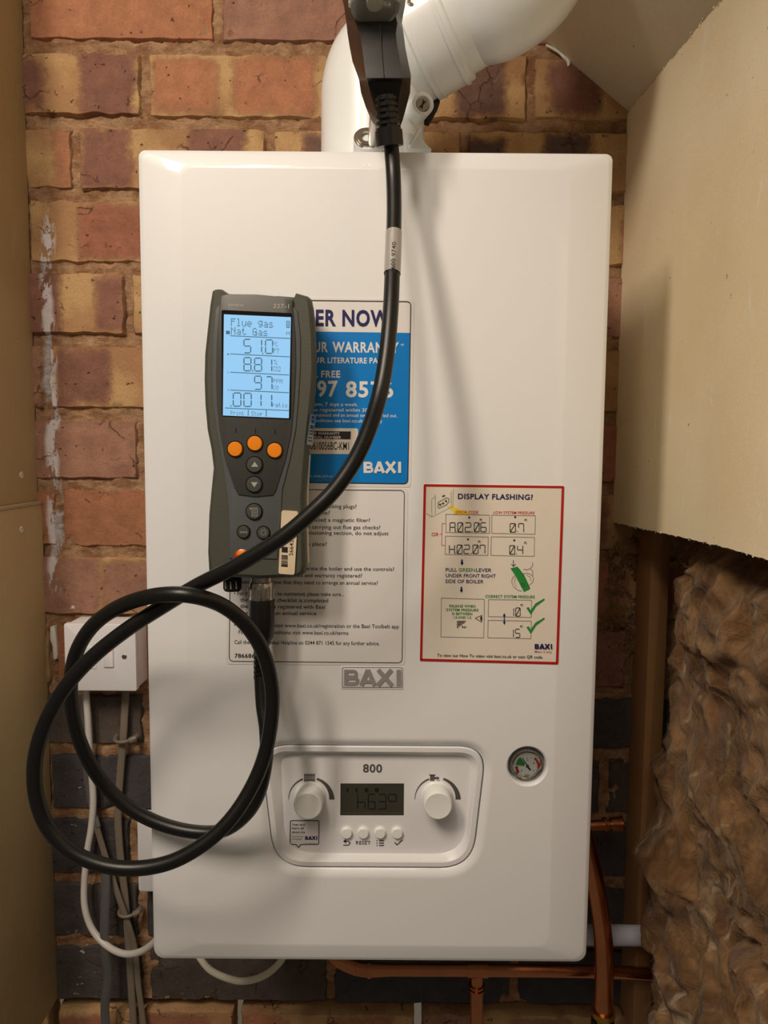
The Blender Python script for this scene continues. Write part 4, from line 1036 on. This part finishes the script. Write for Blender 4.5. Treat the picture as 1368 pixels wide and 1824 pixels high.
k.poly([(402.5, 589), (409.5, 589.3), (409.5, 595.5), (402.5, 595.2)], 'lcdink')
for i, y in enumerate((632.5, 665, 696)): k.text(str(i + 1), 405, 407.5, y, 3, 'lcdink')
k.build('screen_figures', AN)
k = Ink(-0.0536); k.text('testo', 406.5, 434, 546, 6.6, 'lightgrey', 1.0); k.text('327-1', 486.5, 515, 549, 7.5, 'lightgrey', 1.0)
for x, y in ((420, 762), (455, 763), (490, 765)): k.line((x, y), (x, y + 9), 1.1, 'blackgloss')
k.poly([(453.8, 824 - 1.5), (447.5, 832), (460, 832)], 'facegrey') if False else None
k.build('front_lettering', AN)
def key(x, y, r, m, Y0=-0.0534, hgt=0.0022, ringm='blackgloss', name='key'):
    c_ = P(x, y, Y0); s_ = r * (0.64 + Y0) / F; mb = MB()
    lathe(mb, c_.x, c_.z, [(s_ + 0.0009, Y0 + 0.0006), (s_ + 0.0009, Y0 - 0.0001), (s_, Y0 - 0.0002)], ringm, 32)
    lathe(mb, c_.x, c_.z, [(s_, Y0), (s_, Y0 - hgt * 0.6), (s_ * 0.9, Y0 - hgt), (s_ * 0.6, Y0 - hgt * 1.05), (0.0001, Y0 - hgt * 1.08)], m, 32)
    return mb.build(name, AN)
for x, y in ((419.3, 800), (454.3, 790), (489.6, 802.5)):
    o_ = key(x, y, 13.2, 'orange', name='soft_key'); o_['label'] = 'round orange key'
key(453.7, 828, 13.8, 'btngrey', name='arrow_key'); key(453, 863, 13.8, 'btngrey', name='arrow_key'); key(453, 911.5, 13.8, 'btngrey', -0.0522, name='menu_key'); key(434.2, 947.5, 10.8, 'btngrey', -0.0522, name='escape_key'); key(469.5, 949, 10.8, 'btngrey', -0.0522, name='light_key')
k = Ink(-0.0560); k.poly([(453.7, 822.5), (447.3, 831.5), (460, 831.5)], 'lightgrey'); k.poly([(446.8, 859), (459.3, 859), (453, 868)], 'lightgrey')
k.Y = -0.0548
k.path([(449, 905), (458.5, 905), (458.5, 919.5), (449, 919.5)], 0.9, 'lightgrey', True)
for q in range(5): k.line((450.5, 907.5 + q * 2.4), (457, 907.5 + q * 2.4), 0.7, 'lightgrey')
k.poly([(445, 904), (448.5, 906), (445, 908)], 'lightgrey')
k.text('esc', 427.5, 441, 949.5, 4.6, 'lightgrey', 0.3)
for q in range(8): a = q * pi / 4 + .2; k.line((469.5 + 3 * cos(a), 948.5 + 3 * sin(a)), (469.5 + 6.5 * cos(a), 948.5 + 6.5 * sin(a)), 0.8, 'lightgrey')
k.build('key_symbols', AN)
# round maker's emblem
m = bpy.data.materials.new('emblem_orange'); m.use_nodes = True; t = NT(m)
sx = t.new('ShaderNodeSeparateXYZ'); t.l.new(t.pos(), sx.inputs[0]); ec = P(431.5, 993, -0.0525)
d1 = t.math('SUBTRACT', sx.outputs[0], ec.x - 0.0005); d2 = t.math('SUBTRACT', sx.outputs[2], ec.z + 0.0032)
rr = t.math('SQRT', t.math('ADD', t.math('MULTIPLY', d1, d1), t.math('MULTIPLY', d2, d2)))
c_ = t.mix(t.smooth(rr, 0.001, 0.0055), rgb(245, 150, 20), rgb(190, 40, 25)); c_ = t.mix(t.smooth(rr, 0.0062, 0.0105), c_, rgb(90, 30, 70)); t.l.new(c_, t.b.inputs['Base Color']); t.b.inputs['Roughness'].default_value = 0.25
M['emblem'] = m
mb = MB(); lathe(mb, ec.x, ec.z, [(0.0069, -0.0515), (0.0069, -0.0524), (0.0060, -0.0530), (0.0035, -0.0534), (0.0001, -0.0536)], 'emblem', 32); em = mb.build('emblem', AN, label='round orange and red emblem')
k = Ink(-0.0539); k.text('testo', 420, 443, 998, 7.5, 'paper', 2.0); k.build('emblem_lettering', em)
# barcode label on the front, thin labels on the side
k = Ink(-0.0524); mb = MB(); slab(mb, pxo(rpoly([(501.5, 909), (531, 911), (524.5, 1024), (496, 1022)], 4, 4), -0.0525), -0.0505, -0.0526, 'cream'); bc_ = mb.build('barcode_label', AN, label='worn cream label with a barcode')
k = Ink(-0.0528)
for q in range(13):
    if random.random() < 0.85: k.line((504.5, 937 + q * 1.05), (515.5, 937.6 + q * 1.05), random.choice([0.5, 0.9]), 'ink')
for q in range(34):
    if random.random() < 0.8: k.line((500.8 + (34 - q) * 0.03, 974 + q * 1.05), (512.5, 974.8 + q * 1.05), random.choice([0.5, 0.9]), 'ink')
k.vtext('26642701', 521.5, 990, 946, 6.5, 'ink', 0.3, slant=2); k.build('barcode', bc_)
XS = P(552, 760, -0.04).x
mb = MB(); o_ = pxo([(553.5, 738), (563, 740), (555.5, 794), (544.5, 792)], -0.0425)
vs = [P(552.5, 738, -0.052), P(561.5, 740, -0.038), P(555.5, 794, -0.038), P(545.5, 791.5, -0.052)]
nv = Vector((0.0006, -0.0004, 0)); mb.add(vs + [v + nv for v in vs], [(0, 1, 2, 3), (4, 7, 6, 5), (0, 3, 7, 4), (1, 5, 6, 2), (0, 4, 5, 1), (3, 2, 6, 7)], 'silver')
sl = mb.build('side_label', AN, smooth=0, label='small silver label on the right edge')
def side(u, v): a = vs[0].lerp(vs[1], u); b_ = vs[3].lerp(vs[2], u); return a.lerp(b_, v) + nv * 1.5
mb = MB()
for (u0, u1, v0, v1) in ((.3, .75, .04, .14), (.3, .75, .17, .27), (.2, .8, .34, .46), (.2, .7, .52, .56), (.2, .7, .62, .66), (.2, .7, .74, .78), (.2, .7, .84, .88)):
    mb.add([side(u0, v0), side(u1, v0), side(u1, v1), side(u0, v1)], [(0, 3, 2, 1)], 'ink')
mb.build('side_label_print', sl, smooth=0)
mb = MB(); o_ = ccw(pxo([(548, 812), (551, 810), (547.5, 870), (546.5, 930), (548.5, 1004), (545, 1005), (543.5, 930), (545, 860)], -0.038)); slab(mb, o_, -0.026, -0.038, 'cream'); mb.build('edge_label', AN, label='cream label wrapped on the lower right edge')
# cap and port underneath
mb = MB()
def usec(x, y, r, Y): c_ = P(x, y, Y); return [c_ + Vector((cos(2 * pi * q / 24) * r, sin(2 * pi * q / 24) * r, 0)) for q in range(24)]
loft3(mb, [usec(414, 1024, 0.0072, -.028), usec(414, 1030, 0.0078, -.028), usec(414, 1048, 0.0078, -.028), usec(414, 1052, 0.0066, -.028)], 'gaskblack'); 
cap = mb.build('black_cap', AN, smooth=40)
mb = MB()
for dx in (-.0045, 0, .0045):
    a = P(414, 1033, -.028) + Vector((dx, -0.0072 if dx else -.0080, 0)); b_ = P(414, 1046, -.028) + Vector((dx + 0.0004, -0.0072 if dx else -.0080, 0)); tube(mb, [a, b_], 0.0006, 'lightgrey', 6, 1)
mb.build('cap_marks', cap)
mb = MB(); loft3(mb, [usec(466, 1026, 0.0090, -.028), usec(466, 1037, 0.0090, -.028)], 'silver'); mb.build('probe_socket', AN)

# ================================================================== fused spur box and cables
f0, f1 = P(113, 1111, 0.222), P(243.5, 1231.5, 0.222)
SB = empty('fused_spur_box', ((f0.x + f1.x) / 2, YW, f1.z), 'white switched spur box with a red neon, on the bricks left of the boiler', 'switch box')
mb = MB(); slab(mb, rrect(f0.x + .0012, f1.x - .0005, f1.z + .001, f0.z - .001, 0.003, 4), YW - 0.0055, 0.231, 'boxwhite', 0.0006); mb.build('back_box', SB)
mb = MB(); slab(mb, rrect(f0.x, f1.x, f1.z, f0.z, 0.0022, 4), 0.2308, 0.222, 'boxwhite', 0.0016); mb.build('face_plate', SB)
def fpz(x0, x1, y0, y1, Yb, Yf, m, bev, name, lab=None, mbx=None):
    a, b_ = P(x0, y0, 0.222), P(x1, y1, 0.222); mb = mbx or MB(); slab(mb, rrect(a.x, b_.x, b_.z, a.z, 0.0012, 3), Yb, Yf, m, bev)
    return mb.build(name, SB, label=lab)
fpz(150, 172, 1152, 1191, 0.2225, 0.2212, 'boxwhite', 0.0004, 'fuse_carrier')
fpz(184, 203, 1153, 1188, 0.2225, 0.2196, 'boxwhite', 0.001, 'rocker_switch')
fpz(185, 201, 1153, 1160, 0.2215, 0.2192, 'neon', 0.0004, 'neon_indicator', 'glowing red neon')
for x in (221.5, 135): 
    c_ = P(x, 1169.5, 0.222); mb = MB(); lathe(mb, c_.x, c_.z, [(0.0030, 0.2224), (0.0030, 0.2214), (0.0022, 0.2210), (0.0001, 0.2210)], 'silver', 20); box(mb, c_.x - .0024, c_.x + .0024, 0.2206, 0.2212, c_.z - .0003, c_.z + .0003, 'gaskblack', 0.0001); mb.build('plate_screw', SB)

def cablething(name, label, pts, r, m, flat=1.0, group=None, n=12):
    q = [P(*p_) for p_ in pts]; mb = MB(); tube(mb, q, r, m, n, 7, flat=flat); o = mb.build(name, org=q[-1]); return tag(o, label, 'cable', group)
cablething('white_flex', 'round white cable looping from the spur box to the left side of the boiler', [(152, 1226, .250), (156, 1270, .250), (160, 1340, .251), (166, 1420, .250), (163, 1470, .249), (155, 1520, .247), (150, 1580, .244), (152, 1620, .240), (165, 1656, .236), (190, 1684, .228), (222, 1699, .215), (255, 1693, .20), (285, 1668, .18), (310, 1635, .165)], 0.0042, 'flexwhite')
cablething('grey_flat_cable', 'flat grey cable dropping from the right of the spur box through a clip', [(224, 1226, .256), (222, 1270, .256), (219, 1320, .254), (214, 1380, .256), (210, 1450, .257), (214, 1520, .257), (222, 1590, .256), (226, 1640, .254), (230, 1700, .256), (234, 1760, .257), (238, 1830, .257), (242, 1900, .257)], 0.0048, 'flexgrey', 0.5)
cablething('grey_flat_cable', 'flat grey cable slanting down from a cut end on the left into the lower clip', [(172, 1472, .249), (180, 1500, .252), (195, 1548, .2525), (212, 1600, .248), (228, 1645, .248), (240, 1690, .253), (247, 1760, .255), (256, 1830, .255), (262, 1900, .255)], 0.0040, 'flexgrey', 0.5)
cablething('grey_strap_cable', 'wide dark grey cable hanging beside the left board', [(188, 1540, .246), (188, 1590, .238), (186, 1650, .232), (187, 1700, .231), (192, 1740, .234), (187, 1790, .237), (188, 1830, .238), (189, 1900, .238)], 0.0058, 'flexgrey2', 0.4)
cablething('grey_cut_cable', 'short grey flat cable behind the white one, ending in a cut tip', [(150, 1240, .262), (150, 1300, .262), (153, 1370, .262), (160, 1420, .259), (172, 1466, .250), (174, 1473, .249)], 0.0042, 'flexgrey2', 0.5)
cablething('cream_cable', 'cream cable looping just below the bottom of the boiler', [(325, 1660, .15), (352, 1700, .15), (375, 1728, .15), (410, 1744, .15), (440, 1747, .15), (475, 1735, .15), (503, 1708, .15), (520, 1670, .15)], 0.0038, 'flexcream')
def clip(x, y, lab):
    c_ = P(x, y, .252); mb = MB()
    tube(mb, [c_ + Vector((-0.012, 0.010, 0.0015)), c_ + Vector((-0.009, -0.004, 0)), c_ + Vector((0, -0.0075, -0.0005)), c_ + Vector((0.009, -0.004, 0.001)), c_ + Vector((0.013, 0.010, 0.003))], [.0035, .004, .004, .004, .003], 'flexgrey', 10, 5, flat=0.6)
    tube(mb, [c_ + Vector((0.009, -0.004, 0.001)), c_ + Vector((0.015, -0.003, 0.004)), c_ + Vector((0.017, 0.004, 0.004))], [.004, .0035, .002], 'flexgrey', 8, 3)
    o = mb.build('cable_clip', org=c_); tag(o, lab, 'cable clip', 'grey cable clips on the wall')
clip(221, 1318, 'upper grey clip holding a flat cable under the spur box'); clip(228, 1626, 'lower grey clip gathering the flat cables')
# junction box low on the left
a = P(243, 1462, .236); c_ = P(300, 1590, .236)
mb = MB(); slab(mb, rrect(a.x, a.x + 0.078, c_.z, a.z, 0.004, 5), YW - 0.0055, .236, 'boxwhite', 0.003)
tag(mb.build('junction_box', org=(a.x + .039, YW, c_.z)), 'small white plastic box peeping out behind the lower left of the boiler', 'junction box')
mb = MB(); o_ = ccw(pxo([(89, 1117), (97, 1116), (100, 1140), (102, 1165), (101, 1174), (95, 1175), (93, 1150), (89, 1140)], .262)); slab(mb, o_, YW + 0.002, .262, 'caulk', 0.001); tag(mb.build('white_plug_strip', WALL, label='sliver of white plaster on the bricks'), None)

# ================================================================== pipes below and to the right
def pipething(name, label, cat, pts, r, m, n=20, fit=()):
    q = [P(*p_) for p_ in pts]; root = empty(name, q[-1], label, cat); mb = MB(); tube(mb, q, r, m, n, 8); mb.build('pipe', root)
    return root
pp = pipething('copper_pipe', 'wide copper pipe bending down at the lower right corner of the boiler', 'pipe', [(1020, 1440, .17), (1040, 1490, .165), (1054, 1545, .158), (1066, 1610, .152), (1074, 1670, .148), (1076, 1730, .146), (1074, 1812, .146)], 0.0108, 'copper', 24)
mb = MB(); a = P(1074, 1803, .146); ring(a, (0, 0, 1), 0.009, 0.0135, -0.003, 0.003, 'brass', mb); ring(a - Vector((0, 0, 0.006)), (0, 0, 1), 0.009, 0.0125, -0.003, 0.003, 'brass', mb, 6); cyl(mb, a - Vector((0, 0, .008)), a - Vector((0, 0, .06)), 0.013, 0.013, 'gaskblack'); mb.build('compression_fitting', pp, label='brass compression fitting')
pp = pipething('copper_pipe', 'long horizontal copper pipe running under the boiler', 'pipe', [(655, 1727, .20), (850, 1728, .20), (1045, 1730, .20), (1170, 1735, .205), (1230, 1737, .21)], 0.0074, 'copper', 20)
mb = MB(); a = P(658, 1727, .20); ring(a, (1, 0, 0), 0.005, 0.0100, -0.002, 0.002, 'copper', mb); tube(mb, [P(700, 1727, .20), P(655, 1727, .20), P(630, 1722, .20), P(608, 1712, .205), P(592, 1700, .215), P(588, 1685, .225)], [.0072, .0088, .0088, .0088, .0080, .0080], 'copper', 18, 5)
ring(P(632, 1722, .20), (1, 0, .25), 0.005, 0.0100, -0.0015, 0.0015, 'copper', mb); ring(P(604, 1710, .207), (1, 0, .8), 0.005, 0.0098, -0.0015, 0.0015, 'copper', mb); mb.build('elbow_fitting', pp)
mb = MB(); cyl(mb, P(850, 1730, .20), P(849, 1762, .20), 0.0078, 0.0078, 'copper'); ring(P(849, 1755, .20), (0, 0, 1), .005, .0098, -.001, .001, 'copper', mb); ring(P(849, 1762, .20), (0, 0, 1), .005, .0098, -.001, .001, 'copper', mb); cyl(mb, P(849, 1762, .20), P(849, 1880, .205), 0.0084, 0.0075, 'copper'); cyl(mb, P(832, 1728, .20), P(868, 1728, .20), 0.0088, 0.0088, 'copper'); mb.build('tee_fitting', pp)
pp = pipething('copper_stub', 'short capped copper pipe end poking out right of the boiler', 'pipe', [(1020, 1474, .20), (1050, 1471, .20), (1100, 1468, .20)], 0.0062, 'copper', 18)
mb = MB(); ring(P(1077, 1468, .20), (1, 0, 0), .004, .0082, -.002, .002, 'copper', mb); cyl(mb, P(1088, 1468, .20), P(1108, 1468, .20), .0080, .0088, 'copper'); ring(P(1107, 1468, .20), (1, 0, 0), .004, .0098, -.001, .001, 'copper', mb); mb.build('end_cap', pp)
pipething('waste_pipe', 'white plastic waste pipe running behind the copper pipe', 'pipe', [(1000, 1664, .200), (1060, 1665, .200), (1170, 1667, .200), (1260, 1669, .200)], 0.0118, 'wastewhite', 24)
# timber stud behind the board
a, b_ = P(1160, 1000, .215), P(1193, 1000, .215)
mb = MB(); box(mb, a.x, b_.x, .215, YW - 0.006, 0.72, 1.80, 'timber', 0.001); st_ = tag(mb.build('timber_stud', org=(a.x, .24, 0.72)), 'upright sawn timber stud between the bricks and the insulation', 'timber')
# a leaning batten at the bottom right
mb = MB(); v0, v1 = P(1118, 1750, .235), P(1190, 1900, .225); d = Vector((0.014, 0, 0.004)); e_ = Vector((0, 0.018, 0))
mb.add([v0, v0 + d, v0 + d + e_, v0 + e_, v1, v1 + d, v1 + d + e_, v1 + e_], [(0, 1, 2, 3), (4, 7, 6, 5), (0, 4, 5, 1), (1, 5, 6, 2), (2, 6, 7, 3), (3, 7, 4, 0)], 'timber'); tag(mb.build('timber_batten', org=v1, smooth=0), 'dark narrow batten slanting down under the copper pipes', 'timber')

# ================================================================== insulation
def fbm(v, o=5, h=0.6): return noise.fractal(v, h, 2.05, o)
z_lo, z_hi = 0.74, cutz(0.0) + 0.06
def wool_x(y, z):
    v = Vector((y * 7, z * 7, 2.3)); w_ = Vector((fbm(v, 3), fbm(v + Vector((5, 3, 1)), 3), 0))
    n1 = noise.noise(Vector((y * 11, z * 9, 0)) + w_ * 1.6)
    n2 = 1 - abs(noise.noise(Vector((y * 24, z * 20, 4)) + w_ * 2.5)) * 2
    n3 = fbm(Vector((y * 70, z * 55, 7)) + w_ * 5, 4)
    X = XR + 0.040 - n1 * 0.028 - n2 * 0.0055 - n3 * 0.0022
    def bump_(py, pyr, yc, yr, h):
        zc = P(1150, py, 0.1).z; return h * math.exp(-((z - zc) / pyr) ** 2 - ((y - yc) / yr) ** 2)
    X -= bump_(1560, 0.028, 0.12, 0.05, 0.036); X -= bump_(1700, 0.05, 0.12, 0.06, 0.012); X -= bump_(1800, 0.045, 0.10, 0.10, 0.014)
    X -= bump_(1380, 0.05, 0.05, 0.07, 0.014); X -= bump_(1730, 0.05, -0.03, 0.06, 0.035) ; X -= bump_(1100, 0.05, 0.02, 0.07, 0.012)
    zt = cutz(min(max(y, YN), YW)); X += max(0.0, min(1.0, (z - zt + 0.035) / 0.05)) * 0.05   # tucked up behind the board
    back = max(0.0, (y - 0.150) / 0.03); X += min(back, 2.6) ** 1.5 * 0.016
    return X
ny, nz2 = 230, 210; vs = []; fs = []
for j in range(nz2 + 1):
    z = z_lo + (z_hi - z_lo) * j / nz2
    for i in range(ny + 1):
        y = 0.225 + (-0.46 - 0.225) * i / ny
        v = Vector((y * 16, z * 16, 9)); sw = 0.012
        vs.append((wool_x(y, z), y + noise.noise(v) * sw, z + noise.noise(v + Vector((3, 8, 2))) * sw))
for j in range(nz2):
    for i in range(ny):
        a = j * (ny + 1) + i; fs.append((a, a + 1, a + ny + 2, a + ny + 1))
# back of the batt
k0 = len(vs)
for (j, i) in ((0, 0), (0, ny), (nz2, ny), (nz2, 0)):
    v = vs[j * (ny + 1) + i]; vs.append((XR + 0.14, v[1], v[2]))
mbw = MB(); mbw.add(vs, fs + [(k0, k0 + 3, k0 + 2, k0 + 1)], 'wool')
WO = tag(mbw.build('insulation_batt', org=(XR + .06, -.1, z_lo), smooth=180), 'brown mineral wool insulation bulging below the cut plasterboard', 'insulation')
def strands(name, parent, fn, count, ln, r, seed):
    random.seed(seed); cu = bpy.data.curves.new(name, 'CURVE'); cu.dimensions = '3D'; cu.bevel_depth = r; cu.bevel_resolution = 0; cu.resolution_u = 1
    for _ in range(count):
        p0, q = fn(); sp = cu.splines.new('POLY'); n = 7; sp.points.add(n - 1); a = q; 
        for s_ in range(n):
            sp.points[s_].co = (p0.x - WL[parent].x, p0.y - WL[parent].y, p0.z - WL[parent].z, 1)
            a += random.uniform(-0.22, 0.22); L_ = ln / n
            y, z = p0.y + cos(a) * L_, p0.z + sin(a) * L_
            p0 = Vector((wool_x(y, z) - random.uniform(0.0005, 0.003), y, z)) if parent is WO else Vector((p0.x + cos(a) * L_, p0.y - random.uniform(-.002, .002), z))
    cu.materials.append(M['fibre']); o = bpy.data.objects.new(name, cu); COL.objects.link(o); o.parent = parent; WL[o] = WL[parent]; o['kind'] = 'stuff'; return o
def fn1():
    y = random.uniform(-0.40, 0.19); z = random.uniform(z_lo + .01, cutz(y) - 0.01); x = wool_x(y, z)
    return Vector((x - random.uniform(0, 0.003), y, z)), noise.noise(Vector((y * 9, z * 9, 3))) * 5 + random.uniform(-0.3, 0.3)
strands('loose_fibres', WO, fn1, 7000, 0.030, 0.00004, 5)
# tuft caught behind the boiler, on the bricks
tx0, tx1 = P(1085, 1000, .25).x, P(1156, 1000, .25).x; tz0, tz1 = P(1100, 1215, .25).z, P(1100, 935, .25).z
vs = []; fs = []; nu, nv_ = 40, 90
for j in range(nv_ + 1):
    for i in range(nu + 1):
        u, v = i / nu, j / nv_; x = tx0 + (tx1 - tx0) * u; z = tz0 + (tz1 - tz0) * v
        e_ = min(1, 4 * min(u, 1 - u)) * min(1, 5 * min(v, 1 - v)); n_ = fbm(Vector((x * 40, 1, z * 40)), 5); g_ = 0.5 + noise.noise(Vector((x * 14, 4, z * 14)))
        vs.append((x + noise.noise(Vector((z * 40, x * 30, 0))) * 0.010, YW - 0.001 + 0.003 - e_ * max(-0.001, (0.012 * g_ + n_ * 0.010)), z + noise.noise(Vector((x * 40, z * 30, 5))) * 0.010))
for j in range(nv_):
    for i in range(nu): a = j * (nu + 1) + i; fs.append((a, a + 1, a + nu + 2, a + nu + 1))
mb = MB(); mb.add(vs, fs, 'wool'); tf = tag(mb.build('insulation_tuft', org=((tx0 + tx1) / 2, YW, tz0), smooth=180), 'dark tuft of loose wool on the bricks between boiler and stud', 'insulation')
def fn2(): x = random.uniform(tx0, tx1); z = random.uniform(tz0, tz1); return Vector((x, YW - random.uniform(0.008, 0.018), z)), random.uniform(0, 6)
strands('loose_fibres', tf, fn2, 260, 0.03, 0.00012, 6)
